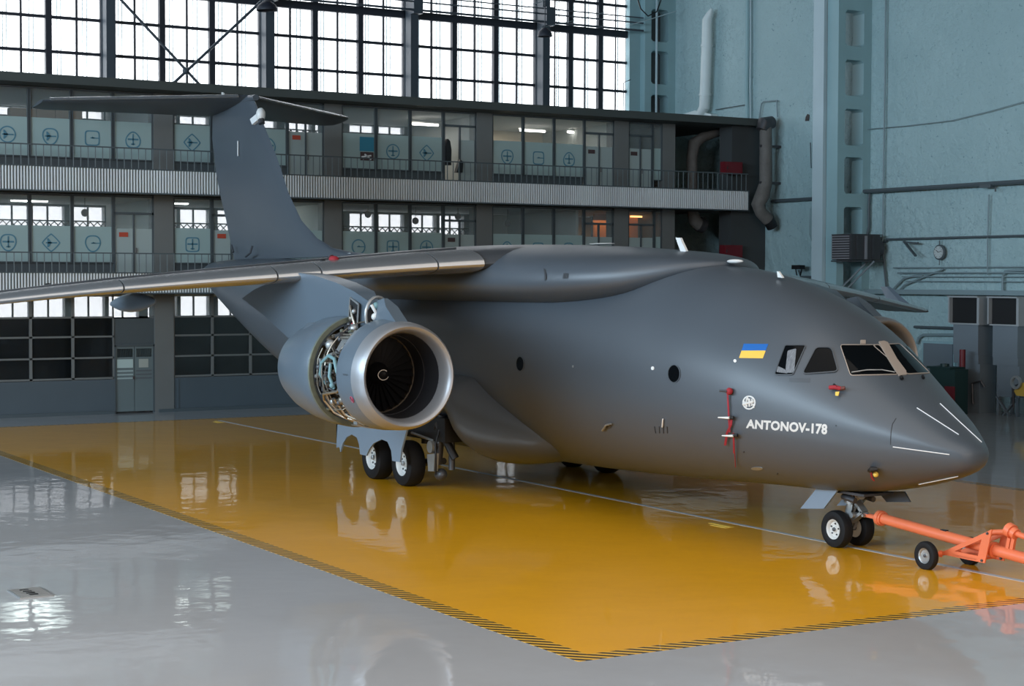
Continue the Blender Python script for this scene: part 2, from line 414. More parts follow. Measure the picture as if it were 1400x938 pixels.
# cross brace, horizontal rails and the crane rail
q = MB(); X = BX+.75
def PB(px, py, x=X): return U(px, py, 0, x)
for a, c in (((160, -6), (275, 118)), ((357, 2), (236, 115))):
    q.tube([PB(*a), PB(*c)], .055, 8)
q.ball(PB(254, 97), .13)
struct('diagonal_brace', q, wincol)
q = MB()
for z, r in ((15.30, .035), (14.98, .05), (15.52, .03)):
    q.tube([(BX+.9, -12.5, z), (BX+.9, 22.6, z)], r, 6)
for y in COLY[1:-1]: q.box((BX+.5, y-.2, 14.85), (BX+.95, y+.2, 15.6))
struct('horizontal_rail', q, wincol)

# ---- lattice columns of the side wall
def lattice(x, zs, nm):
    """a pierced column: two posts joined by cross pieces; zs = hole spans"""
    q = MB(); y0, y1, h0, h1 = 22.9, SY, 23.23, 24.12
    q.box((x-.6, y0, 0), (x, h0, 18)); q.box((x-.6, h1, 0), (x, y1, 18))
    last = 0
    for a, c in sorted(zs):
        q.box((x-.6, h0, last), (x, h1, a)); last = c
        for yy, sgn in ((h0, 1), (h1, -1)):     # chamfered corners of the opening
            q.prism([(x-.6, yy, c), (x-.6, yy+.09*sgn, c), (x-.6, yy, c-.09)], (.6, 0, 0)); q.prism([(x-.6, yy, a), (x-.6, yy+.09*sgn, a), (x-.6, yy, a+.09)], (.6, 0, 0))
    q.box((x-.6, h0, last), (x, h1, 18))
    struct(nm, q, tealsm, label=None)
def zc(px, py, x): return U(px, py, 0, x)[2]
x2 = -29.4
zs = [(zc(1166, b_, x2), zc(1166, a_, x2)) for a_, b_ in ((14, 63), (82, 131), (149, 199), (215, 265), (283, 332))]
pitch = (zs[0][0]-zs[3][0])/3
zs += [(zs[-1][0]-pitch*k, zs[-1][1]-pitch*k) for k in (1, 2)] + [(zs[0][0]+pitch*k, zs[0][1]+pitch*k) for k in (1,)]
zs = [z for z in zs if z[0] > .8]
lattice(x2, zs, 'column')
o = struct('column_pier', MB().box((-30.62, 22.75, 0), (-30.03, 23.12, 18)), tealpale)
x1 = -41.7
zs1 = [(zc(900, b_, x1), zc(900, a_, x1)) for a_, b_ in ((13, 57), (70, 115), (130, 172))]
p1 = zs1[0][0]-zs1[1][0]
zs1 += [(zs1[0][0]+p1, zs1[0][1]+p1)] + [(zs1[2][0]-p1*k, zs1[2][1]-p1*k) for k in (1, 2, 3, 4, 5, 6)]
lattice(x1, [z for z in zs1 if z[0] > .5 and z[1] < 17.8], 'column')
struct('column_pipe', MB().tube([(x1+.12, 23.42, 10.9), (x1+.12, 23.42, 18)], .05, 8), tealpale)
struct('corner_pier', MB().box((BX, 22.35, 10.9), (BX+.25, 22.95, 18)), tealsm)

# ---- office block: slabs, galleries, columns
struct('roof', MB().box((BX, -45, 10.54), (PX, 24.1, 10.82)), roofm)
for z0, z1 in ((3.92, 4.25), (7.18, 7.55)):
    struct('floor_slab', MB().box((BX, -45, z0), (PX-.05, 23.15, z1)), slabm)
def fascia(z0, z1):
    """corrugated sheet, folded every 10 cm"""
    vs = []; y = -45.0; n = 0
    while y < 23.2:
        for dy, dx in ((0, .02), (.045, .02), (.055, .055), (.095, .055)): vs.append((PX+dx, min(y+dy, 23.2)))
        y += .1
    q = MB(); q.box((PX-.03, -45, z0), (PX-.02, 23.2, z1)); f = sroot('gallery_fascia', (PX, 0, z0), 'corrugated metal sheet along the gallery edge')
    obj('groove_shade_sheet', q, facadem, f); q = MB(); y = -14.0  # dark sheet behind the ribs stands in for shade in the grooves
    while y < 23.15: q.add([(PX-.02, y, z0), (PX+.05, y+.012, z0), (PX+.05, y+.046, z0), (PX-.02, y+.058, z0), (PX-.02, y, z1), (PX+.05, y+.012, z1), (PX+.05, y+.046, z1), (PX-.02, y+.058, z1)], [(0, 1, 5, 4), (1, 2, 6, 5), (2, 3, 7, 6)]); y += .095
    obj('corrugation', q, corrug, f, kind='stuff'); q = MB()
    q.box((PX-.02, 23.17, z0), (PX+.06, 23.23, z1)); q.box((PX-.02, -45, z1), (PX+.07, 23.23, z1+.035)); q.box((PX-.02, -45, z0-.04), (PX+.07, 23.23, z0))
    obj('edge_strip', q, pipedark, f)
fascia(7.20, 7.93); fascia(3.98, 4.60)
for (za, zb), nm in (((7.93, 8.62), 'upper'), ((4.60, 5.25), 'lower')):
    t = thing('railing', 'thin steel railing along the %s gallery above its corrugated edge' % nm, 'railing', (PX, 5, za), None)
    obj('handrail', MB().box((PX-.03, -30, zb-.025), (PX+.02, 23.2, zb+.015)), pipedark, t)
    q = MB(); y = -30
    while y < 23.2: q.box((PX-.012, y-.012, za), (PX+.012, y+.012, zb)); y += .235
    obj('balusters', q, railm, t, kind='stuff')
for y in (-12.54, -6.44, -.34, 5.80, 11.88, 17.95):
    w_ = .33
    for a, c in ((0, 3.92), (4.25, 7.18), (7.55, 10.54)):
        struct('office_column', MB().box((FX-.5, y-w_, a), (FX+.06, y+w_, c)), columnm)
struct('office_column', MB().box((FX-.5, 19.9, 7.55), (FX+.04, 20.5, 10.54)), columnm)
struct('office_column', MB().box((FX-.5, 19.9, 0), (FX+.04, 20.5, 7.18)), columnm)
# blank left end of the block
struct('wall_office', MB().box((FX-.2, -45, 0), (FX, -12.87, 10.54)), facadem)
struct('wall_office_end', MB().box((BX, 20.35, 0), (FX-.5, 20.5, 10.54)), facadem)
# inner fittings: ceilings, partitions
q = MB(); q.box((BX+.02, -12.8, 10.48), (FX-.1, 20.3, 10.54)); q.box((BX+.02, -12.8, 7.08), (FX-.1, 20.3, 7.16)); q.box((BX+.02, -12.8, 3.84), (FX-.1, 20.3, 3.91))
struct('ceiling_office', q, inceil)
parts_ = [(-.34, 7.55, 10.7), (11.88, 7.55, 10.7), (17.95, 7.55, 10.7), (-.34, 4.25, 7.1), (5.8, 4.25, 7.1), (16.28, 4.25, 7.1), (-12.5, 0, 10.7)]
for y, a, c in parts_: struct('wall_partition', MB().box((BX+.1, y-.06, a), (FX-.5, y+.06, c)), inwall)
# warm-toned inner walls behind the right-hand rooms
struct('wall_partition_warm', MB().box((BX+.35, 12.2, 7.6), (BX+.45, 13.9, 10.6)), inwarm)
struct('wall_partition_warm', MB().box((BX+.35, 15.0, 7.6), (BX+.45, 19.9, 10.6)), inwarm)
struct('wall_partition_orange_lit', MB().box((-38.5, 18.2, 4.3), (-38.4, 20.3, 7.05)), mat('orange_glow_wall', (.60, .27, .10), .6))  # orange room light put into the wall's colour
struct('wall_partition_warm', MB().box((BX+.35, 15.2, 4.3), (BX+.45, 20.3, 7.05)), inwall)
def tube_light(y0, y1, x, z, m=tube_m, lab=None):
    t = thing('ceiling_light', lab, 'ceiling light', (x, (y0+y1)/2, z), 'fluorescent tubes in the offices')
    obj('lamp_housing', MB().box((x-.06, y0, z+.05), (x+.06, y1, z+.10)), white, t)
    obj('lamp_tube', MB().tube([(x, y0+.03, z), (x, y1-.03, z)], .035, 8), m, t)
def tl(pxa, pxb, py, x, m, lab):
    a, c = U(pxa, py, 0, x), U(pxb, py, 0, x); tube_light(a[1], c[1], x, a[2], m, lab)
tl(14, 66, 274, -40, tube_c, 'long lit tube in the middle-floor office at the far left, lower one')
tl(50, 108, 267.5, -38, tube_c, 'long lit tube right behind the glass of the middle-floor office at far left')
tl(128, 146, 274, -40, tube_c, 'short lit tube left of the double door on the middle floor')
tl(238, 258, 278, -39, tube_c, 'lit tube left of the tail fin on the middle floor')
tl(340, 398, 281, -39, tube_c, 'lit tube just right of the tail fin on the middle floor')
tl(563, 600, 169.5, -38.5, tube_m, 'lit tube behind the diamond emblem pane on the upper floor')
tl(638, 655, 172, -40, tube_m, 'lit tube behind the open upper door')
tl(673, 708, 161, -38, tube_m, 'lit tube in the brightest upper office')
tl(710, 746, 178, -39.5, tube_m, 'lit tube behind the rounded emblem pane of the upper floor')
tl(775, 807, 180.5, -39.5, tube_m, 'lit tube in the upper office left of the sign door')
tl(861, 890, 296, -38.2, mat('warm_lamp', (1, .6, .3), .5, emit=(1, .48, .16), estr=3.0), 'orange lit tube behind the last door of the middle floor')
for (y, z, e, c) in ((-4.0, 6.9, 70, (.85, 1, .97)), (3, 6.9, 26, (.85, 1, .97)), (9.5, 10.4, 55, (1, .95, .85)), (14.6, 10.4, 130, (1, .92, .78)), (18.8, 6.8, 40, (1, .55, .25)), (-3.5, 10.4, 8, (.9, 1, 1))):
    area('office_light', (-39.3, y, z), (-39.3, y, 0), 3.5, 2.0, e, c)

# ---- glazing of the offices
def ring_pts(kind, n=28):
    P = []
    for k in range(n):
        a = 2*PI*k/n; c, s = math.cos(a), math.sin(a)
        if kind == 'diamond': e = 1.15; r = 1.12
        elif kind == 'square': e = 5; r = .92
        elif kind == 'circle': e = 2; r = 1.0
        else: e = 2.6; r = .98
        x = math.copysign(abs(c)**(2/e), c)*r; y = math.copysign(abs(s)**(2/e), s)*r
        if kind == 'shield' and s < 0: x *= (1-.35*abs(s)); y *= 1.1
        if kind == 'drop': x *= (1-.45*max(s, 0)); y = y*1.05
        P.append((x, y))
    return P
def emblem(y, z, kind, parent, r=.27, x=FX+.03, flight='cross'):
    q = MB(); P = ring_pts(kind)
    O = [(x, y+p[0]*r, z+p[1]*r) for p in P]; I = [(x, y+p[0]*r*.84, z+p[1]*r*.84) for p in P]
    n = len(P)
    q.add(O+I, [(i, (i+1) % n, n+(i+1) % n, n+i) for i in range(n)])
    if flight == 'cross':
        q.box((x-.002, y-.022, z-.17), (x+.004, y+.022, z+.19)); q.box((x-.002, y-.18, z-.01), (x+.004, y+.18, z+.045)); q.box((x-.002, y-.07, z-.16), (x+.004, y+.07, z-.12))
    elif flight == 'side':
        q.box((x-.002, y-.17, z-.02), (x+.004, y+.19, z+.022)); q.prism([(x, y-.12, z), (x, y+.02, z), (x, y-.08, z+.14), (x, y-.13, z+.14)], (.004, 0, 0)); q.prism([(x, y-.12, z), (x, y+.02, z), (x, y-.08, z-.14), (x, y-.13, z-.14)], (.004, 0, 0))
    else:
        q.box((x-.002, y-.06, z-.012), (x+.004, y+.24, z+.02)); q.prism([(x, y-.02, z), (x, y+.1, z), (x, y+.0, z+.05)], (.004, 0, 0))
    return obj('emblem', q, emblemM, parent)
FL = {3: dict(z0=7.55, sill=8.34, frost=9.56, top=10.52), 2: dict(z0=4.25, sill=4.97, frost=6.12, top=7.14)}
kinds = [('circle', 'cross'), ('shield', 'side2'), ('diamond', 'side'), ('square', 'cross'), ('drop', 'cross'), ('shield', 'cross'), ('square', 'half'), ('diamond', 'side'), ('circle', 'half')]
wn = 6; dn = 0
def glass_panel(fl, y0, y1, em=None, warm=False):
    global wn
    F = FL[fl]; wn += 1
    w = sroot('window_%d' % wn, (FX, (y0+y1)/2, F['sill']))
    fr = MB()
    for a in (y0-.01, y1-.06): fr.box((FX-.05, a, F['sill']-.03), (FX+.03, a+.07, F['top']))
    fr.box((FX-.05, y0, F['sill']-.04), (FX+.02, y1, F['sill'])); fr.box((FX-.05, y0, F['top']-.05), (FX+.02, y1, F['top']))
    obj('window_frame', fr, facadem, w)
    obj('pane', MB().box((FX-.02, y0+.05, F['frost']), (FX-.012, y1-.05, F['top']-.05)), clearM, w)
    obj('frosted_pane', MB().box((FX-.02, y0+.05, F['sill']), (FX-.008, y1-.05, F['frost'])), frostM, w)
    if em: emblem((y0+y1)/2, (F['sill']+F['frost'])/2+.03, em[0], w, .27, FX+.0, em[1])
    return w
def door_panel(fl, y0, y1, signc=None, pxs=None, is_open=False, warm=False):
    """a two-leaf glazed door with a transom"""
    global dn
    F = FL[fl]; dn += 1; z0 = F['z0']; zt = F['frost']+.45
    d = sroot('door_%d' % dn, (FX, (y0+y1)/2, z0)); ym = y0+(y1-y0)*.5
    fr = MB()
    for a in (y0, ym-.03, y1-.06): fr.box((FX-.05, a, z0), (FX+.03, a+.06, F['top'] if a != ym-.03 else zt))
    fr.box((FX-.05, y0, zt-.04), (FX+.03, y1, zt+.04)); fr.box((FX-.05, y0, F['top']-.05), (FX+.03, y1, F['top']))
    obj('door_frame', fr, facadem, d)
    obj('transom_pane', MB().box((FX-.02, y0+.06, zt+.04), (FX-.01, y1-.06, F['top']-.05)), clearM, d)
    for a, c in ((y0+.06, ym-.03), (ym+.03, y1-.06)):
        if is_open and a < ym: continue
        lf = obj('door_leaf', MB().box((FX-.03, a, z0+.05), (FX-.005, c, F['frost']-.05)), doorm, d)
        obj('leaf_pane', MB().box((FX-.025, a, F['frost']-.05), (FX-.012, c, zt-.04)), clearM, d)
    if signc: obj('door_sign', MB().box((FX-.003, (y0+ym)/2-.15, F['frost']-.32), (FX+.012, (y0+ym)/2+.15, F['frost']-.17)), signc, d)
    obj('door_handle', MB().tube([(FX+.03, ym+.08, z0+1.0), (FX+.03, ym+.08, z0+1.2)], .015, 6), signdark, d)
for fl in (3, 2):
    F = FL[fl]
    # sill wall under the glass
    for k in range(6):
        ya, yb = [(-12.21, -6.77), (-6.11, -.67), (-.01, 5.47), (6.13, 11.55), (12.21, 17.62), (18.28, 19.9)][k]
        n = 4 if k < 5 else 1
        q = MB()
        ys = [ya+(yb-ya)*i/n for i in range(n+1)]
        doors = {}
        if fl == 3: doors = {(2, 3): signred, (3, 3): 'open', (4, 3): signdark, (5, 0): signdark}
        else: doors = {(1, 3): signred, (2, 1): signred, (3, 3): signdark, (4, 3): None, (5, 0): None}
        for i in range(n):
            a, c = ys[i], ys[i+1]
            if (k, i) in doors:
                s_ = doors[(k, i)]
                if k == 5: c = a+1.15 if fl == 3 else a+1.25
                door_panel(fl, a, c, s_ if s_ not in ('open', None) else None, is_open=(s_ == 'open'))
                if k == 5: glass_panel(fl, c, yb, None)
            else:
                seq = {(3, 0): 2, (3, 1): 0}
                e = kinds[(k*5+i*2+fl*3) % 9]
                if fl == 3 and k == 1: e = [('circle', 'side'), ('shield', 'side'), ('square', 'half'), ('drop', 'cross')][i]
                if fl == 3 and k == 2: e = [('diamond', 'side'), ('circle', 'cross'), ('drop', 'cross'), None][i]
                if fl == 3 and k == 3: e = [None, ('circle', 'cross'), ('diamond', 'side'), None][i]
                if fl == 3 and k == 4: e = [('shield', 'cross'), ('square', 'half'), ('drop', 'cross'), None][i]
                if fl == 2 and k == 1: e = [('shield', 'cross'), ('diamond', 'side'), ('shield', 'half'), None][i]
                if fl == 2 and k == 2: e = [('square', 'cross'), None, None, None][i]
                if fl == 2 and k == 3: e = [('circle', 'half'), ('square', 'cross'), ('circle', 'cross'), None][i]
                if fl == 2 and k == 4: e = [('drop', 'cross'), ('square', 'half'), ('shield', 'cross'), None][i]
                w = glass_panel(fl, a, c, e)
                if fl == 3 and k == 3 and i == 0:       # blue poster with an aircraft on it
                    P_ = MB().box((FX+.004, a+.72, 8.95), (FX+.012, c-.08, 9.45)); obj('poster', P_, mat('poster_blue', (.03, .22, .33), .5), w)
                    P_ = MB().box((FX+.012, a+.74, 8.62), (FX+.02, c-.10, 8.92)); obj('poster', P_, signdark, w)
                    P_ = MB().bar((FX+.022, a+.78, 8.74), (FX+.022, c-.2, 8.80), .05, .05); P_.bar((FX+.022, a+.9, 8.84), (FX+.022, a+1.15, 8.66), .05, .05); obj('poster_print', P_, white, w)
            q.box((FX-.12, a, F['z0']), (FX-.06, c, F['sill'])) if (k, i) not in doors else None
        struct('wall_sill', q, facadem)
# flag pinned inside the last upper pane
t = thing('flag', 'small yellow and blue flag hung in the last upper-floor window', 'flag', (FX-.1, 19.3, 9.7))
a, c = U(903, 177, 0, FX-.08), U(907, 194, 0, FX-.08); obj('yellow_stripe', MB().box((FX-.09, a[1], c[2]), (FX-.07, c[1], a[2])), mat('flag_bright_yellow', (.8, .7, .05), .6), t)
a, c = U(907, 175, 0, FX-.08), U(911, 192, 0, FX-.08); obj('blue_stripe', MB().box((FX-.09, a[1], c[2]), (FX-.07, c[1], a[2])), mat('flag_bright_blue', (.05, .35, .65), .6), t)

# ground floor
ZG = [1.18, 1.85, 2.54, 3.17, 3.92]
for k in range(6):
    ya, yb = [(-12.21, -6.77), (-6.11, -.67), (-.01, 5.47), (6.13, 11.55), (12.21, 17.62), (18.28, 19.9)][k]
    n = 4 if k < 5 else 1
    ys = [ya+(yb-ya)*i/n for i in range(n+1)]
    for i in range(n):
        a, c = ys[i], ys[i+1]
        if (k, i) == (1, 3):
            dn += 1; d = sroot('door_%d' % dn, (FX, (a+c)/2, 0)); m_ = (a+c)/2
            fr = MB(); fr.box((FX-.05, a, 0), (FX+.05, a+.05, 2.25)); fr.box((FX-.05, c-.05, 0), (FX+.05, c, 2.25)); fr.box((FX-.05, a, 2.2), (FX+.05, c, 2.27))
            obj('door_frame', fr, facadem, d)
            obj('transom_panel', MB().box((FX-.04, a, 2.27), (FX-.01, c, 3.12)), facadem, d)
            obj('transom_pane', MB().box((FX-.02, a+.03, 3.2), (FX-.01, c-.03, 3.9)), clearM, d)
            for s_, (p0, p1) in enumerate(((a+.05, m_-.01), (m_+.01, c-.05))):
                lf = obj('door_leaf', MB().box((FX-.03, p0, .06), (FX+.01, p1, 2.2)), doord, d)
                obj('leaf_pane', MB().box((FX+.01, p0+.05, 1.85), (FX+.016, p1-.05, 2.13)), darkM, d)
                obj('notice', MB().box((FX+.01, p0+(.04 if s_ == 0 else .14), 1.50), (FX+.018, p1-(.04 if s_ == 0 else .16), 1.78)), mat('notice_paper_%d' % s_, (.42, .52, .50) if s_ == 0 else (.36, .38, .34), .6), d)
                for z in (1.42, 1.30, 1.18): obj('slat', MB().box((FX+.01, p0+.04, z-.05), (FX+.02, p1-.04, z)), mat('louver_%d' % s_, (.34, .42, .42) if s_ == 0 else (.10, .11, .12), .5), d)
            obj('door_handle', MB().box((FX+.02, m_-.06, 1.12), (FX+.06, m_-.02, 1.22)), signdark, d)
            continue
        wn += 1
        w = sroot('window_%d' % wn, (FX, (a+c)/2, 1.18))
        fr = MB(); fr.box((FX-.06, a, 1.13), (FX+.02, a+.045, 3.92)); fr.box((FX-.06, c-.045, 1.13), (FX+.02, c, 3.92))
        for z in ZG[:-1]: fr.box((FX-.06, a, z-.03), (FX+.02, c, z+.03))
        obj('window_frame', fr, columnm, w)
        for j in range(4): obj('pane', MB().box((FX-.03, a+.045, ZG[j]+.03), (FX-.02, c-.045, ZG[j+1]-.03)), clearM if j == 3 else darkM, w)
q = MB(); q.box((FX-.12, -12.3, .0), (FX+.03, -2.0, 1.13)); q.box((FX-.12, -.62, .0), (FX+.03, 20.0, 1.13)); q.box((FX-.1, .1, .05), (FX+.05, .16, 1.1))
struct('wall_office_lower', q, lowerwall)
struct('baseboard_office', MB().box((FX-.1, -45, 0), (FX+.12, -2.05, .10)).box((FX-.1, -.55, 0), (FX+.12, 20.4, .10)), pipedark)
# round fans and things standing in the windows
def fan(px, py, r, x, lab):
    p = U(px, py, 0, x); t = thing('standing_fan', lab, 'fan', tuple(p)+() , 'round dark discs hung in the middle-floor office windows')
    obj('fan_cage', MB().rev([(-.04, 0), (-.04, r*.9), (0, r), (.04, r*.9), (.04, 0)], p, (1, 0, 0), 20), signdark, t, True)
    obj('fan_rod', MB().tube([p+V(0, 0, r), p+V(0, 0, r+.45)], .012, 6), signdark, t)
fan(116, 291, .13, -37.2, 'round dark disc in the office window left of the double door')
fan(503, 293, .13, -37.2, 'upper round dark disc behind the circle emblem window')
fan(568, 302, .13, -37.2, 'round dark disc in the middle of the office windows above the wing')
fan(626, 296, .13, -37.2, 'round dark disc above the double door behind the wing')
fan(694, 305, .13, -37.2, 'round dark disc rightmost in the middle-floor windows')
for k, (a, c, tp) in enumerate(((14, 50, 147), (50, 76, 148), (76, 94, 149), (94, 113, 150))):
    p0, p1 = U(a, 167, 0, -37.0), U(c, 167, 0, -37.0); z1 = U(a, tp, 0, -37.0)[2]
    t = thing('cardboard_box', ['widest brown box at the left end of the row on the upper shelf', 'second brown box of the row behind the upper glass', 'third brown box of the row behind the upper glass', 'brown box at the right end of the row behind the upper glass'][k], 'box', ((-37.2), (p0[1]+p1[1])/2, 9.5), 'cardboard boxes on the upper office shelf')
    obj('carton', MB().box((-37.4, p0[1]+.01, 9.5), (-37.0, p1[1]-.01, z1)), cardboard, t)
    obj('box_flap', MB().box((-37.4, p0[1]+.02, z1), (-37.2, p1[1]-.02, z1+.015)), cardboard, t)
t = thing('shelf', 'long pale shelf carrying brown boxes in the upper office', 'shelf', (-37.2, -4.3, 7.55))
obj('shelf_board', MB().box((-37.5, -5.6, 9.46), (-36.9, -2.9, 9.5)), inwall, t)
for y in (-5.55, -2.95): obj('shelf_side', MB().box((-37.5, y-.02, 7.55), (-36.9, y+.02, 9.46)), inwall, t)
# dark coat on the open door, bright opening behind it
t = thing('coat', 'long dark coat hanging at the open upper door', 'coat', (FX+.12, 10.45, 7.6), None)
p = [U(*k_, 0, FX+.1) for k_ in ((611, 190), (614, 193), (616, 205), (615.5, 226), (610, 226), (609.5, 200))]
obj('coat_body', MB().prism([V(a_[0]-.12, a_[1], a_[2]) for a_ in p], (.2, 0, 0)), black, t)
t = thing('coat', 'short dark jacket low in the open upper doorway', 'coat', (FX+.1, 11.0, 7.6))
p = [U(*k_, 0, FX+.05) for k_ in ((628, 218), (632, 222), (631, 236), (623, 236), (626, 224))]
obj('coat_body', MB().prism([V(a_[0]-.12, a_[1], a_[2]) for a_ in p], (.2, 0, 0)), black, t)
struct('wall_bright_room', MB().box((BX+1.5, 10.3, 7.6), (BX+1.6, 11.5, 9.8)), white)

# ---- the dark shaft at the right end of the galleries, ducts, hose boxes
struct('pier', MB().box((-36.3, 22.78, 0), (-35.5, SY, 7.1)).box((-36.3, 22.78, 7.1), (-35.5, SY, 10.54)), mat('pier_dark', (.045, .05, .052), .7))
def hosebox(px0, py0, px1, py1, lab):
    a, c = U(px0, py0, 0, -35.3), U(px1, py1, 0, -35.3)
    t = thing('hose_box', lab, 'box', (-35.3, (a[1]+c[1])/2, c[2]), 'red fire hose boxes on the dark pier')
    obj('cabinet_body', MB().box((-35.5, a[1], c[2]), (-35.2, c[1], a[2])), redbox, t)
    obj('cabinet_door', MB().box((-35.2, a[1]+.04, c[2]+.04), (-35.17, c[1]-.04, a[2]-.04)), redbox, t)
    obj('door_handle', MB().box((-35.17, a[1]+.08, (a[2]+c[2])/2-.05), (-35.14, a[1]+.11, (a[2]+c[2])/2+.05)), steel_dk, t)
hosebox(989, 221, 1013, 239, 'red fire hose box on the pier above the upper railing')
hosebox(988, 335, 1013, 352, 'red fire hose box on the pier just above the airplane')
D1 = -37.0
t = thing('ventilation_duct', 'lagged brown duct bending down through the gallery beside the office', 'duct', tuple(U(950, 290, 0, D1)))
pts = [U(995, 178, 0, D1), U(960, 188, 0, D1), U(949, 196, 0, D1), U(946, 215, 0, D1), U(946, 285, 0, D1), U(950, 302, 0, D1), U(957, 308, 0, D1)]
obj('duct_pipe', MB().tube(pts, [.12, .2, .25, .22, .22, .26, .26], 14), ductbrown, t, True)
obj('duct_mouth', MB().tube([U(955, 306, 0, D1), U(962, 309, 0, D1)], .3, 14), steel_dk, t, True)
D2 = -34.6
t = thing('ventilation_duct', 'big lagged brown duct with a bent foot on the side wall', 'duct', tuple(U(1045, 310, 0, D2)))
pts = [U(1047, 172, 0, D2), U(1047, 200, 0, D2), U(1047, 250, 0, D2), U(1042, 268, 0, D2), U(1036, 280, 0, D2), U(1040, 290, 0, D2), U(1050, 300, 0, D2)]
obj('duct_pipe', MB().tube(pts, [.24, .25, .26, .3, .27, .24, .26], 16), ductbrown, t, True)
obj('duct_hood', MB().tube([U(1041, 178, 0, D2), U(1044, 170, 0, D2), U(1056, 167, 0, D2)], [.22, .3, .24], 14), steel_dk, t, True)
obj('duct_mouth', MB().tube([U(1050, 299, 0, D2), U(1056, 311, 0, D2)], [.25, .22], 14), black, t, True)
for py in (200, 250): p = U(1047, py, 0, D2); obj('duct_strap', MB().box(p-V(.05, .3, .05), V(p[0]+.05, SY, p[2]+.05)), steel_dk, t)
# white exhaust duct on the side wall above the offices
D3 = 24.15
t = thing('exhaust_duct', 'white round exhaust duct rising on the side wall from the office roof', 'duct', tuple(U(966, 158, 1, D3)))
pts = [U(973, 12, 1, D3), U(971, 18, 1, D3), U(967, 27, 1, D3), U(966.5, 60, 1, D3), U(965, 100, 1, D3), U(964, 128, 1, D3), U(963, 147, 1, D3), U(958, 155, 1, D3)]
obj('duct_pipe', MB().tube(pts, [.05, .14, .22, .23, .23, .23, .23, .2], 16), ductw, t, True)
for f in (62, 129): obj('duct_collar', MB().tube([U(966.4 if f < 100 else 964, f-1, 1, D3), U(966.3 if f < 100 else 964, f+2, 1, D3)], .26, 16), ductw, t, True)
obj('duct_boot', MB().prism([U(924, 159, 1, D3), U(950, 151, 1, D3), U(972, 156, 1, D3), U(973, 161, 1, D3)], (0, .345, 0)), ductw, t)
# ---- pipes and conduits of the side wall
def wpipe(pts, r, m=pipegrey, y=24.36, lab=None, nm='wall_pipe', n=8):
    q = MB().tube([U(p[0], p[1], 1, y) for p in pts], r, n)
    return obj(nm, q, m, None, True, lab, 'pipe', 'pipes and conduits on the teal side wall')
zt_ = U(1300, 254.5, 1, 24.2)[2]
def hpipe(xa, xb, z, r, m, lab, y=24.36): return obj('wall_pipe', MB().tube([(xa, y, z), (xb, y, z)], r, 8), m, None, True, lab, 'pipe', 'pipes and conduits on the teal side wall')
X = lambda px, py=300: U(px, py, 1, 24.36)[0]
hpipe(X(1168), -8, U(1300, 254.5, 1, 24.2)[2], .075, pipedark, 'thick dark pipe running level to the right of the pierced column', 24.2)
hpipe(X(1055), X(1121), U(1090, 273, 1, 24.3)[2], .07, pipedark, 'dark pipe running between the brown duct and the pierced column')
hpipe(X(1212), -8, U(1300, 325, 1, 24.36)[2], .04, pipedark, 'dark pipe passing level above the wall clock')
for i, (py, r) in enumerate(((365.5, .025), (373, .03), (378.5, .02), (385, .02))):
    hpipe(X(1222 + i*6), -8, U(1330, py, 1, 24.36)[2], r, pipegrey, ['uppermost of the thin pipes under the clock', 'second thin pipe under the clock', 'third thin pipe under the clock', 'lowest thin pipe above the dark ledge'][i])
wpipe([(1189, 262), (1188, 280), (1188, 310), (1186, 322)], .05, pipedark, lab='dark pipe dropping from the thick pipe to the heater')
wpipe([(1212, 329), (1208, 332), (1207.5, 345), (1210, 375), (1212, 394)], .04, pipedark, lab='dark pipe bending down left of the clock')
wpipe([(1211, -5), (1210, 100), (1208, 230), (1207, 330)], .03, pipegrey, lab='long straight vertical conduit right of the pierced column')
wpipe([(1022, -5), (1022, 60), (1021, 120), (1022, 165)], .09, tealsm, lab='vertical painted duct pipe on the wall right of the white exhaust duct')
wpipe([(1026, -5), (1026, 60), (1025.5, 120), (1026, 165)], .03, tealpale, lab='slim pale pipe beside the vertical painted duct pipe')
wpipe([(1352, 266), (1351, 300), (1350, 340), (1350, 376)], .025, pipegrey, lab='thin vertical conduit crossing the level pipes at right')
wpipe([(1371, 408), (1371, 378), (1374, 371), (1382, 370), (1420, 369)], .045, pipegrey, lab='grey pipe bending up from the right air unit')
wpipe([(978, 150), (1020, 143), (1021, 144)], .015, pipedark, lab='thin cable between the exhaust duct and the painted duct pipe')
wpipe([(1038, 163), (1041, 142), (1044, 139), (1062, 137.5), (1063, 160)], .03, pipegrey, lab='small looped pipe above the brown duct')
wpipe([(1109, 230), (1108, 195)], .02, pipedark, lab='short dark cable left of the pierced column')
wpipe([(1108, 285), (1107, 320), (1111, 333), (1120, 337)], .015, pipegrey, lab='thin cable hanging left of the pierced column')
wpipe([(1182, 177), (1240, 172), (1300, 165), (1350, 153), (1400, 139), (1420, 134)], .014, pipegrey, lab='thin cable sagging across the upper wall at right')
wpipe([(1214, 404), (1224, 392), (1235, 381), (1250, 377), (1262, 377)], .035, pipegrey, lab='curved grey pipe climbing beside the far wing tip, upper one')
wpipe([(1222, 405), (1236, 390), (1262, 379), (1290, 368)], .03, pipegrey, lab='curved grey pipe climbing beside the far wing tip, lower one')
wpipe([(1250, 447), (1310, 449), (1400, 449)], .05, pipedark, lab='dark pipe at the height of the far engine')
wpipe([(1254, 470), (1256, 462), (1262, 458), (1310, 458)], .05, pipegrey, lab='grey pipe bending beside the far engine')
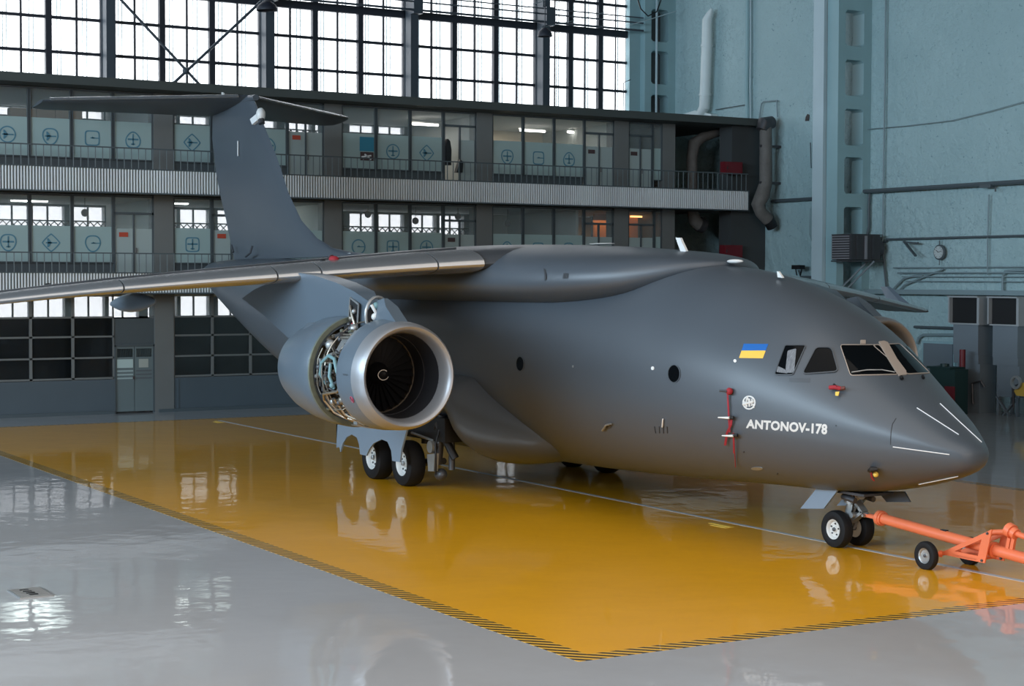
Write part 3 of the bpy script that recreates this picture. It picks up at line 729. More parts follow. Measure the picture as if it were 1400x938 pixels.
# ledge along the wall and framed panel
za = U(1300, 403, 1, 24.1)[2]; zb_ = U(1300, 396.5, 1, 24.1)[2]
struct('trim_1', MB().box((-29.2, 24.05, za), (0, 24.5, zb_)), pipegrey)
a, c = U(1263, 469, 1, 24.4), U(1302, 520, 1, 24.4)
t = thing('wall_panel', 'grey rectangular panel in a frame on the wall behind the nose', 'panel', (a[0], 24.45, c[2]))
obj('panel_frame', MB().box((a[0]-.1, 24.42, c[2]-.9), (c[0]+.1, 24.5, a[2]+.08)), tealsm, t); obj('panel_board', MB().box((a[0], 24.38, c[2]-.8), (c[0], 24.42, a[2])), unitm, t)
# clock
p = U(1283, 345, 1, 24.3)
t = thing('wall_clock', 'round grey wall clock on a short rod on the teal wall', 'clock', tuple(p))
obj('clock_case', MB().rev([(0, 0), (0, .24), (.03, .27), (.10, .27), (.12, .25), (.12, 0)], p, (0, 1, 0), 28), pipedark, t, True)
obj('clock_face', MB().rev([(-.01, 0), (-.01, .215), (.0, .22)], p, (0, 1, 0), 28), clockw, t)
for a_, l_ in ((-50, .12), (75, .17)):
    d = V(math.sin(math.radians(a_)), 0, math.cos(math.radians(a_))); obj('clock_hand', MB().bar(p+V(0, -.02, 0), p+V(0, -.02, 0)+d*l_, .025, .01), signdark, t)
q = MB()
for k in range(12):
    d = V(math.sin(k*PI/6), 0, math.cos(k*PI/6)); q.bar(p+V(0, -.015, 0)+d*.165, p+V(0, -.015, 0)+d*.2, .018, .008)
obj('hour_marks', q, signdark, t, kind='stuff')
obj('clock_rod', MB().tube([p+V(0, .05, .27), p+V(0, .05, .42)], .02, 6).tube([p+V(0, .05, -.27), p+V(0, .05, -.45)], .015, 6), pipedark, t)
# heater on brackets
hx = -28.6
a, c = U(1137, 322, 1, 22.6), U(1163, 355, 1, 22.6)
x0, x1_, z0, z1 = a[0], c[0], c[2], a[2]
t = thing('unit_heater', 'dark louvred unit heater on a bracket on the pierced column', 'heater', (x1_, 23.0, z0))
obj('heater_body', MB().box((x0, 22.62, z0), (x1_, 24.0, z1)), heaterm, t)
n = 10
for k in range(n):
    z = z0+(z1-z0)*(k+.5)/n; obj('slat', MB().box((x0+.04, 22.56, z-.016), (x1_-.05, 22.63, z+.022)), heaterl, t)
obj('heater_frame', MB().box((x1_-.05, 22.58, z0), (x1_+.03, 22.66, z1)).box((x0, 22.58, z0-.07), (x1_+.04, 24.1, z0-.02)).box((x0, 22.6, z1), (x1_+.03, 24.1, z1+.04)), steel_dk, t)
for yy in (22.9, 23.3, 23.65): obj('heater_rib', MB().box((x1_, yy-.05, z0+.02), (x1_+.05, yy+.05, z1-.02)), heaterl if yy == 23.3 else steel_dk, t)
obj('fan_housing', MB().rev([(0, .34), (.25, .32), (.38, .15), (.38, 0)], ((x0+x1_)/2+.2, 23.98, (z0+z1)/2), (0, 1, 0), 18), steel_dk, t, True)
for dx in (0, .35): obj('bracket', MB().bar((x1_-.2+dx, 23.6, z0-.05), (x0-.1+dx, 22.95, z0-1.2), .06, .06), pipedark, t)
# dark junction thing with lamp left of the column (floodlight) 
p = U(1092, 366, 1, 24.0)
t = thing('floodlight', 'small black floodlight on a wall arm just above the airplane', 'light', tuple(p))
obj('lamp_head', MB().box(p+V(-.25, -.15, -.06), p+V(.25, .1, .10)), black, t); obj('lamp_arm', MB().tube([p+V(0, 0, -.1), p+V(0, .1, -.35), p+V(1.2, .4, -.36), p+V(1.3, .45, -.36)], .04, 6), pipedark, t)
obj('lamp_yoke', MB().bar(p+V(-.2, 0, .0), p+V(-.1, 0, -.3), .04, .03).bar(p+V(.2, 0, .0), p+V(.1, 0, -.3), .04, .03), black, t)
# holes and brackets on the wall
for (px, py, r, lab) in ((1104, 161, .12, 'ragged dark hole in the plaster left of the pierced column'),):
    p = U(px, py, 1, 24.49); t = obj('wall_hole', MB().prism([p+V(-r, 0, -r), p+V(r*.8, 0, -r*1.1), p+V(r, 0, r*.9), p+V(.1*r, 0, r*1.2), p+V(-r*.7, 0, r*.4)], (0, -.02, 0)), black, None, False, lab, 'hole')
p = U(1350, 254, 1, 24.2)
t = thing('wall_lamp', 'short dark lamp box under the thick wall pipe', 'lamp', tuple(p)); obj('lamp_box', MB().box(U(1339, 257, 1, 24.1), U(1360, 252, 1, 24.3)), pipedark, t); obj('lamp_bracket', MB().tube([U(1361, 256, 1, 24.2), U(1361, 262, 1, 24.2)], .03, 6), pipedark, t)
t = thing('wall_bracket', 'dark slanting bracket hanging from the pipe left of the clock', 'bracket', tuple(U(1245, 330, 1, 24.2)))
obj('bracket_arm', MB().bar(U(1236, 330, 1, 24.2), U(1252, 350, 1, 24.0), .09, .05), pipedark, t); obj('bracket_plate', MB().bar(U(1236, 331, 1, 24.2), U(1255, 332.5, 1, 24.2), .08, .06), pipedark, t)
# pendant lamps and cables in front of the big window
for px, py, r, lab in ((745, 45, .30, 'bell-shaped pendant lamp before the tall window, right one'), (365, 9, .40, 'bell-shaped pendant lamp before the tall window, left one')):
    p = U(px, py, 0, -40.6); t = thing('pendant_lamp', lab, 'lamp', tuple(p), 'pendant lamps before the tall windows')
    obj('lamp_shade', MB().rev([(0, r), (.06, r), (.2, r*.85), (.32, r*.45), (.36, r*.3), (.36, 0)], p-V(0, 0, .15), (0, 0, 1), 24), steelwin, t, True)
    obj('lamp_hook', MB().tube([p+V(0, 0, .2), p+V(0, 0, .55), V(p[0], p[1], 18)], .02, 6), steelwin, t)
def cable(pts, x, r, m, lab): obj('cable', MB().tube([U(a_, b_, 0, x) for a_, b_ in pts], r, 6), m, None, True, lab, 'cable', 'cables strung before the tall window')
cable([(690, 20), (752, -2)], -40.9, .012, pipegrey, 'thin cable rising to the top edge right of the window centre')
cable([(740, 38), (790, 27), (848, 11)], -40.9, .012, pipegrey, 'thin pale cable slanting up over the right windows')
cable([(862, 34), (890, 26), (925, 15)], -40.9, .018, tealpale, 'pale cable from the last window to the side wall')
cable([(871, -4), (876, 12), (886, 22), (898, 16), (905, -4)], -41.0, .03, black, 'black cable looped over the corner column')
cable([(852, 171), (852.5, 113), (862, 109)], -41.6, .02, steelwin, 'thin bent rod at the foot of the last window')

# ---- air units, green bin, yellow machine at the right
def airunit(x0, x1, ya, leg, lab):
    t = thing('air_unit', lab, 'machine', ((x0+x1)/2, ya+.4, 0), 'grey air handling units by the teal wall')
    zc_ = lambda py: U(1325, py, 1, ya)[2]
    def bx(nm, a_, c_, y0, y1, p0, p1, m): return obj(nm, MB().box((a_, y0, zc_(p1)), (c_, y1, zc_(p0))), m, t)
    base = 495
    b0 = 0 if not leg else .62
    obj('lower_cabinet', MB().box((x0+.2, ya, b0), (x1+.1, ya+.75, zc_(497))), unitm, t)
    bx('shelf_band', x0+.05, x1+.05, ya-.03, ya+.8, 486, 497, unitm)
    bx('upper_cabinet', x0, x1, ya, ya+.75, 444, 486, unitm)
    hood = MB()
    za, zb = zc_(442), zc_(407)
    hood.box((x0-.1, ya-.06, za-.05), (x1+.1, ya+.85, za)); hood.box((x0-.25, ya-.06, zb), (x1+.0, ya+.85, zb+.05)); hood.box((x1-.02, ya-.06, za), (x1+.08, ya+.85, zb)); hood.box((x0-.2, ya-.06, za), (x0-.14, ya+.85, zb))
    obj('hood', hood, mat('hood_pale', (.30, .32, .33), .5), t)
    obj('hood_opening', MB().box((x0-.14, ya+.1, za), (x1-.02, ya+.8, zb)), black, t)
    obj('control_pipe', MB().tube([(x0+1.0, ya-.05, .3), (x0+1.0, ya-.1, 1.0), (x0+1.4, ya-.1, 1.1), (x0+1.5, ya-.05, .9)], .04, 6), steel_dk, t, True)
    if leg:
        for a_ in (x0+.25, x1):
            for b_ in (ya+.05, ya+.7): obj('leg', MB().box((a_-.05, b_-.05, 0), (a_+.05, b_+.05, b0)), unitm, t)
        obj('leg_brace', MB().bar((x0+.5, ya+.02, 0), (x0+1.1, ya+.02, b0), .1, .05).bar((x1-.3, ya+.02, 0), (x1-.9, ya+.02, b0), .1, .05), unitm, t)
ya = 23.25
xu = lambda px, py=480: U(px, py, 1, ya)[0]
airunit(xu(1303), xu(1337), ya, False, 'grey air unit with a black hood opening, standing on the floor, left of the two')
airunit(xu(1357), xu(1391), ya, True, 'grey air unit with a black hood opening, raised on a legged frame')
p = U(1290, 520, 1, 22.8)
t = thing('fire_bin', 'dark green bin with a red side beside the left air unit', 'bin', (p[0], 22.9, 0))
xa, xb = U(1271, 520, 1, 22.0)[0], U(1306, 520, 1, 22.0)[0]
zt2 = U(1290, 503, 1, 22.0)[2]
obj('bin_body', MB().box((xa, 22.0, 0), (xb-.02, 22.6, zt2-.04)), green, t); obj('bin_lid', MB().box((xa-.1, 21.95, zt2-.04), (xb-.2, 22.65, zt2+.03)), green, t)
obj('lid_knob', MB().tube([((xa+xb)/2-.2, 22.3, zt2), ((xa+xb)/2-.2, 22.3, zt2+.12)], .15, 12), green, t)
obj('bin_side', MB().box((xb-.45, 21.97, .25), (xb, 22.0, zt2-.6)), redbox, t)
obj('red_cylinder', MB().tube([(xb-.4, 22.72, 0), (xb-.4, 22.72, zt2+.6)], .10, 12), redbox, t)
p = U(1398, 530, 1, 22.4)
t = thing('yellow_machine', 'yellow machine with a grey ring at the right edge of the view', 'machine', (p[0]+1, 22.4, 0))
obj('machine_body', MB().prism([U(1386, 535, 1, 22.4), U(1394, 524, 1, 22.4), U(1425, 519, 1, 22.4), U(1425, 545, 1, 22.4), U(1390, 541, 1, 22.4)], (0, .4, 0)), yellowm, t)
obj('machine_ring', MB().rev([(0, .14), (0, .22), (.08, .22), (.08, .14)], U(1388, 523, 1, 22.3), (0, 1, 0), 18, closed_prof=True), steel, t, True)
obj('machine_stand', MB().box(U(1402, 542, 1, 22.5), V(U(1420, 542, 1, 22.5)[0], 22.9, 0)), steel_dk, t)
# drain hatch in the floor
t = thing('floor_hatch', 'small patterned metal hatch plate lying on the grey floor at left', 'hatch', (-5.3, -12.98, 0))
obj('hatch_plate', MB().box((-5.75, -13.2, 0), (-5.05, -12.72, .018)), steel, t)
q = MB()
for k in range(9): q.box((-5.72+k*.075, -13.17, .018), (-5.70+k*.075, -12.75, .024))
obj('tread', q, steel, t, kind='stuff')
for k in range(4): obj('slot', MB().box((-5.62+k*.13, -13.06+k*.01, .02), (-5.56+k*.13, -12.94+k*.01, .027)), black, t)

# ================================================================== THE AIRPLANE
air = thing('cargo_airplane', 'big matt grey twin-jet high-wing cargo airplane parked nose right on the yellow floor', 'airplane', (0, 0, 0))
FS = [0, .05, .3, .8, 1.4, 2, 3, 4, 5.5, 7, 10, 16, 18, 20, 22, 24, 26, 28, 30, 32, 33.4]
FT = [1.80, 1.90, 2.05, 2.38, 2.74, 3.154, 3.844, 4.26, 4.62, 4.76, 4.72, 4.75, 4.8, 4.85, 4.9, 4.95, 5.0, 5.03, 5.03, 4.97, 4.74]
FB = [1.80, 1.60, 1.45, 1.29, 1.14, 1.031, .935, .899, .833, .756, .66, .60, .68, .88, 1.2, 1.62, 2.12, 2.72, 3.36, 4.05, 4.60]
FW = [0, .22, .446, .777, 1.083, 1.325, 1.66, 1.855, 1.961, 1.98, 1.97, 1.97, 1.95, 1.88, 1.75, 1.55, 1.32, 1.06, .78, .45, .06]
FC = [1.80, 1.78, 1.85, 1.95, 2.05, 2.15, 2.3, 2.45, 2.57, 2.6, 2.6, 2.65, 2.75, 2.9, 3.1, 3.4, 3.7, 4.0, 4.3, 4.55, 4.68]
QS = [math.sqrt(s) for s in FS]
def fus_sec(s, n=72):
    q = math.sqrt(max(s, 0)); zt, zb, w, zc_ = (interp(QS, K, q) for K in (FT, FB, FW, FC)); e = 2/2.15; P = []
    for k in range(n):
        a = 2*PI*k/n; c, sn = math.cos(a), math.sin(a); h = (zt-zc_) if sn > 0 else (zc_-zb)
        P.append(V(-s, w*math.copysign(abs(c)**e, c), zc_+h*math.copysign(abs(sn)**e, sn)))
    return P
ss = [ (i/14)**2*1.4 for i in range(15)] + [1.4+.2*i for i in range(1, 24)] + [6.0+.5*i for i in range(1, 55)] + [33.4]
ss = sorted(set(round(s, 4) for s in ss if s <= 33.4)); ss[0] = .0004
fmb = MB().rings([fus_sec(s) for s in ss])
fus = obj('fuselage', fmb, paint, air, True, edge=60)
TREE = BVHTree.FromPolygons([Vector(v) for v in fmb.v], fmb.f)
def hit(px, py, off=0.0, tree=None):
    h = (tree or TREE).ray_cast(CAM, ray(px, py).normalized())
    if h[0] is None: return None
    n = h[1] if h[1].dot(CAM-h[0]) > 0 else -h[1]
    return h[0] + n*off
def hits(pts, off): return [hit(p[0], p[1], off) for p in pts]
def patch(px, parent, m, off=.006, th=.012, name='patch', rings_=5, **kw):
    """a thin plate following the skin inside an outline, closed at its rim"""
    n = len(px); cx = sum(p[0] for p in px)/n; cy = sum(p[1] for p in px)/n
    q = MB(); top = []; 
    for k in range(rings_+1):
        f = k/rings_
        ring = [hit(cx+(p[0]-cx)*max(f, .02), cy+(p[1]-cy)*max(f, .02), off) for p in px]
        if any(r is None for r in ring): return None
        top.append(ring)
    q.rings(top, cap=False)
    q.add(top[0], [tuple(range(n))])
    low = [hit(p[0], p[1], off-th) for p in px]; q.rings([top[-1], low], cap=False)
    return obj(name, q, m, parent, True, edge=30, **kw)
def band(px, parent, m, w, off=.012, name='window_frame', closed=True, out=True):
    """a narrow raised strip along an outline"""
    n = len(px); cx = sum(p[0] for p in px)/n; cy = sum(p[1] for p in px)/n; O = []
    for i in range(n):
        a, b = Vector(px[i-1]), Vector(px[(i+1) % n]); t = (b-a).normalized(); nr = Vector((t[1], -t[0]))
        if nr.dot(Vector(px[i])-Vector((cx, cy))) < 0: nr = -nr
        O.append((px[i][0]+nr[0]*w, px[i][1]+nr[1]*w))
    A = hits(px, off); B = hits(O, off); B2 = hits(O, -.01); A2 = hits(px, -.01)
    if any(x is None for x in A+B+B2+A2): return None
    return obj(name, MB().rings([A2, A, B, B2], cap=False), m, parent, True, edge=30)
def dense(P, k=4, rnd=0):
    """corners into a finer outline, rounded a little"""
    out = []; n = len(P)
    for i in range(n):
        a, b, c = Vector(P[i-1]), Vector(P[i]), Vector(P[(i+1) % n])
        if rnd:
            r = min(rnd, (a-b).length/3, (c-b).length/3); p0 = b+(a-b).normalized()*r; p1 = b+(c-b).normalized()*r
            for t in (0, .33, .67, 1): out.append(tuple((p0*(1-t)**2 + b*2*t*(1-t) + p1*t*t)))
        else: out.append(tuple(b))
        c0 = Vector(out[-1]); nx = Vector(P[(i+1) % n]); 
        if rnd:
            r2 = min(rnd, (nx-b).length/3); e = nx+(b-nx).normalized()*r2
        else: e = nx
        for j in range(1, k): out.append(tuple(c0+(e-c0)*j/k))
    return out
# ---- cockpit glazing
WIN = [((1149, 472.5), (1202, 472.5), (1227, 512), (1163, 513.5)), ((1098, 511), (1116, 476), (1136, 476), (1145, 508)), ((1060, 512), (1074, 473), (1101, 473), (1084, 512))]
o = patch(dense(WIN[0], 5, 3), air, cockglass, .010, .02, 'windshield'); band(dense(WIN[0], 5, 3), o, winframe, .8, .016)
o = patch(dense(WIN[1], 5, 5), air, cockglass, .008, .02, 'cockpit_window'); band(dense(WIN[1], 5, 5), o, paint_dk, 1.4, .02)
o = patch(dense(WIN[2], 5, 2), air, cockglass, .008, .02, 'cockpit_window'); band(dense(WIN[2], 5, 2), o, paint_dk, 1.2, .018)
patch(dense([(1077, 480), (1089, 477), (1086, 510), (1074, 510)], 4, 2), o, curtain, .014, .004, 'curtain')
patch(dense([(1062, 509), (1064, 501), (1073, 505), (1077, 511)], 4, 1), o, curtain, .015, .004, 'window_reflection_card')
# right-hand (port) windshield, beyond the centre post
def mirror(p): return V(p[0], -p[1], p[2])
def mpatch(px, m, off, name, parent=air):
    n = len(px); cx = sum(p[0] for p in px)/n; cy = sum(p[1] for p in px)/n; R = []
    for k in range(6): R.append([mirror(hit(cx+(p[0]-cx)*max(k/5, .02), cy+(p[1]-cy)*max(k/5, .02), off)) for p in px])
    return obj(name, MB().rings(R, False).add(R[0], [tuple(range(n))]), m, parent, True)
o = mpatch(dense(WIN[0], 5, 3), cockglass, .010, 'windshield')
q = dense(WIN[0], 5, 3)
mpatch(dense(WIN[1], 5, 5), cockglass, .008, 'cockpit_window'); mpatch(dense(WIN[2], 5, 2), cockglass, .008, 'cockpit_window')
def mband(px, w, m, off, par):
    n = len(px); cx = sum(p[0] for p in px)/n; cy = sum(p[1] for p in px)/n; O = []
    for i in range(n):
        a, b = Vector(px[i-1]), Vector(px[(i+1) % n]); t = (b-a).normalized(); nr = Vector((t[1], -t[0]))
        if nr.dot(Vector(px[i])-Vector((cx, cy))) < 0: nr = -nr
        O.append((px[i][0]+nr[0]*w, px[i][1]+nr[1]*w))
    obj('window_frame', MB().rings([[mirror(x) for x in hits(px, -.01)], [mirror(x) for x in hits(px, off)], [mirror(x) for x in hits(O, off)], [mirror(x) for x in hits(O, -.01)]], False), m, par, True, edge=30)
mband(dense(WIN[0], 5, 3), .8, winframe, .016, o)
patch([(1201, 468), (1208, 467), (1213, 469), (1226, 492), (1238, 508), (1239, 513), (1229, 514.5), (1224, 509), (1213, 491)], air, winframe, .022, .03, 'windshield_post')
patch([(1176, 466), (1183, 466), (1183, 471), (1176, 471)], air, winframe, .02, .02, 'frame_fitting')
def skinline(pts, parent, m, r=.012, name='wiper', off=.02):
    P = []
    for i in range(len(pts)-1):
        for j in range(6): f = j/6; P.append((pts[i][0]+(pts[i+1][0]-pts[i][0])*f, pts[i][1]+(pts[i+1][1]-pts[i][1])*f))
    P.append(pts[-1]); H = [hit(a, b, off) for a, b in P]; H = [h for h in H if h is not None]
    return obj(name, MB().tube(H, r, 6), m, parent, True)
skinline([(1164, 511), (1185, 508), (1205, 508), (1222, 511)], air, steel, .010, 'wiper', .035)
skinline([(1231, 517), (1232.5, 520)], air, black, .03, 'wiper_stub', .03)
skinline([(1260, 516), (1261.5, 519)], air, black, .025, 'wiper_stub', .03)
# ---- nose fittings: lightning strips, radome seam, cabin windows, lamps
for P in (((1253.5, 558), (1310.5, 594.5)), ((1285, 552), (1342, 605)), ((1221, 611), (1298, 621.5)), ((1256, 662), (1310, 651))):
    skinline(P, air, white, .008, 'lightning_strip', .006)
skinline([(1225, 572), (1220, 580), (1218, 592), (1217.5, 608)], air, seamm, .006, 'radome_seam', .001)
def disc(px, py, rx, ry, m, name, frame=None, off=.008, **kw):
    P = [(px+rx*math.cos(2*PI*k/24), py+ry*math.sin(2*PI*k/24)) for k in range(24)]
    o = patch(P, air, m, off, .02, name, 2, **kw)
    if frame and o: band(P, o, frame, 1.0, off+.006, 'window_rim')
    return o
disc(711.5, 497.5, 5, 9.5, cockglass, 'porthole', paint_dk); disc(922, 511, 7.8, 11.6, cockglass, 'porthole', paint_dk)
disc(892.5, 503.5, 2, 2.5, lampwhite, 'side_lamp'); disc(1005, 493.5, 2.0, 2.2, lampwhite, 'side_lamp'); disc(783.5, 501, 1, 1.6, steel, 'side_rivet')
disc(1035, 640.5, 8, 2.2, steel, 'belly_lamp'); disc(1017, 618, .8, 1, seamm, 'drain_hole'); disc(1063, 648, 1, 1.2, seamm, 'drain_hole'); disc(1143, 582, .8, 1, seamm, 'drain_hole')
disc(832, 583, 4.5, 3, steel_dk, 'vane_base'); skinline([(826, 587), (831, 580), (838, 578)], air, steel, .02, 'vane', .05)
for k in range(4): skinline([(896.5+k*5.4, 592), (895+k*5.4+(1 if k else 0), 583)], air, seamm, .012, 'vent_slit', .002)
skinline([(907, 583), (908, 572)], air, white, .012, 'small_probe', .03)
patch(dense([(1079, 517), (1108, 517.5), (1107, 523), (1079, 522)], 4), air, paint_dk, .003, .004, 'faded_patch')
# ---- flag, name, round emblem
pb = dense([(1014, 479.5), (1017, 470), (1050.5, 470.5), (1047, 479.5)], 5); patch(pb, air, flagb, .004, .005, 'flag_blue_band')
pb = dense([(1010.5, 489.5), (1014, 479.5), (1047, 479.5), (1043, 490)], 5); patch(pb, air, flagy, .004, .005, 'flag_yellow_band')
def lettering(txt, corners, m, name, par):
    """flat letters laid on the skin: corners = bottom-left, bottom-right, top-right, top-left"""
    cu = bpy.data.curves.new('t', 'FONT'); cu.body = txt; cu.size = 1; cu.resolution_u = 3; cu.space_character = 1.05; cu.offset = .042
    ob = bpy.data.objects.new('t', cu); COL.objects.link(ob); bpy.context.view_layer.update()
    me = bpy.data.meshes.new_from_object(ob.evaluated_get(bpy.context.evaluated_depsgraph_get()))
    vs = [v.co.copy() for v in me.vertices]; fs = [tuple(p.vertices) for p in me.polygons]
    COL.objects.unlink(ob); bpy.data.objects.remove(ob); bpy.data.curves.remove(cu); bpy.data.meshes.remove(me)
    x0 = min(v.x for v in vs); x1 = max(v.x for v in vs); y0 = min(v.y for v in vs); y1 = max(v.y for v in vs)
    bl, br, tr, tl_ = [Vector(c) for c in corners]; out = []
    for v in vs:
        a, b = (v.x-x0)/(x1-x0), (v.y-y0)/(y1-y0)
        p = (bl*(1-a)+br*a)*(1-b)+(tl_*(1-a)+tr*a)*b
        out.append(hit(p[0], p[1], .006))
    return obj(name, MB().add(out, fs), m, par)
lettering('ANTONOV-178', ((1020, 585.5), (1131, 594.5), (1131.5, 580.0), (1021, 573)), letter, 'name_lettering', air)
P = [(1024.3+9*math.cos(2*PI*k/24), 550.5+9.6*math.sin(2*PI*k/24)) for k in range(24)]
O = band(P, air, letter, -1.8, .008, 'round_emblem')
for a, b, r in (((1016, 553), (1031, 549), .022), ((1020, 557), (1021.5, 544), .016), ((1025, 556), (1025, 545), .018), ((1028, 555), (1028.5, 545), .014), ((1022, 541.5), (1024, 549), .012), ((1017, 548), (1022, 556), .014), ((1030, 552), (1031, 558), .014)):
    skinline([a, b], O, letter, r, 'emblem_stroke', .004)
# ---- wing centre fairing
gs = [6.15, 6.3, 6.6, 7.0, 7.5, 8.2, 9, 10, 11.5, 13, 15, 17, 19, 21, 23, 25, 27]
def fair(s):
    w = interp([6.15, 6.3, 6.6, 7, 7.5, 8.5, 10, 12, 18, 21, 24, 27], [.05, .50, .95, 1.35, 1.74, 2.08, 2.26, 2.32, 2.30, 2.0, 1.3, .2], s)
    zt = interp([6.15, 7, 8.5, 10, 12, 14, 17, 19, 22, 27], [4.78, 4.93, 5.04, 5.12, 5.18, 5.20, 5.16, 5.10, 5.02, 4.98], s)
    zb = interp([6.15, 6.6, 7, 7.5, 8.5, 10, 17, 21, 27], [4.70, 4.46, 4.26, 4.10, 3.98, 3.90, 3.88, 4.2, 4.8], s)
    zm = zb+(zt-zb)*.42; P = []
    for k in range(48):
        a = 2*PI*k/48; c, sn = math.cos(a), math.sin(a); h = (zt-zm) if sn > 0 else (zm-zb); e = 2/2.5
        P.append(V(-s, w*math.copysign(abs(c)**e, c), zm+h*math.copysign(abs(sn)**e, sn)))
    return P
gsd = [6.15+(27-6.15)*(i/60)**1.25 for i in range(61)]
fairmb = MB().rings([fair(s) for s in gsd]); obj('wing_fairing', fairmb, paint, air, True, edge=60)
FT2 = BVHTree.FromPolygons([Vector(v) for v in fairmb.v], fairmb.f)
def fpatch(P, m, name, off=.01):
    H = [hit(a, b, off, FT2) or hit(a, b, off) for a, b in P]
    if None in H: return
    obj(name, MB().add(H, [tuple(range(len(H)))]), m, air)
fpatch([(743.5, 367), (746, 370), (748, 376), (747.5, 382), (745, 384), (745.5, 376)], seamm, 'fairing_slot', .02)
for k in range(3): fpatch([(771+k*2.4, 374), (772.6+k*2.4, 374), (771.6+k*2.4, 381), (770+k*2.4, 381)], seamm, 'grille_slot', .02)
# things on the back: antennas, beacons
def atop(px, py, off=0): return hit(px, py, off, FT2) or hit(px, py, off)
q = MB(); a0 = U(934, 345, 1, 0); q.prism([U(923.5, 325, 1, -.02), U(929.5, 325, 1, -.02), U(938, 343.5, 1, -.02), U(931, 346, 1, -.02)], (0, .05, 0)); obj('blade_antenna', q, white, air)
q = MB(); p = U(823, 333.5, 1, 0); q.ball(p, .26, 14, 8, (1.7, .5, .07)); obj('back_blister', q, lampwhite, air, True)
q = MB(); p = U(798, 345.0, 1, -.9); q.ball(p, .12, 12, 8, (1.3, .7, .5)); obj('beacon', q, lampwhite, air, True)
q = MB(); p = U(1005, 357.5, 1, -.05); q.ball(p, .14, 12, 8, (1.5, .7, .3)); obj('beacon', q, lampwhite, air, True)
q = MB(); q.prism([U(1062, 371, 1, -.1), U(1064, 371, 1, -.1), U(1070, 380, 1, -.1), U(1063, 379, 1, -.1)], (0, .04, 0)); obj('small_fin_probe', q, lampwhite, air)

# ---- wings
def foil(le, chord, th, twist=0, n=22, camber=.02):
    P = []
    for k in range(n):
        t = 2*PI*k/n; c = .5*(1+math.cos(t)); y = th/.2*(.2969*math.sqrt(c)-.126*c-.3516*c*c+.2843*c**3-.1036*c**4)
        y = y if k <= n/2 else -y*.75
        zz = y*chord+camber*chord*4*c*(1-c)
        x_ = -c*chord
        P.append(V(le[0]+x_*math.cos(twist)-0*zz, le[1], le[2]+zz+x_*math.sin(twist)))
    return P
WST = [(1.2, 5.6, .115, .03), (2.2, 5.35, .115, .03), (5.6, 4.05, .12, .03), (9.0, 3.05, .115, .025), (12.0, 2.25, .11, .02), (14.35, 1.60, .10, .015)]
def LE(y): return V(-10.95-.395*(y-1.9), y, interp([1.2, 2.2, 5.6, 9, 14.35], [4.80, 4.76, 4.52, 4.24, 3.60], y))
def wstation(y):
    ch = interp([w[0] for w in WST], [w[1] for w in WST], y); th = interp([w[0] for w in WST], [w[2] for w in WST], y); tw = interp([w[0] for w in WST], [w[3] for w in WST], y)
    return ch, th, tw
def wsec(y, sgn, n=26):
    ch, th, tw = wstation(y); return [V(p[0], p[1]*sgn, p[2]) for p in foil(LE(y), ch, th, tw, n)]
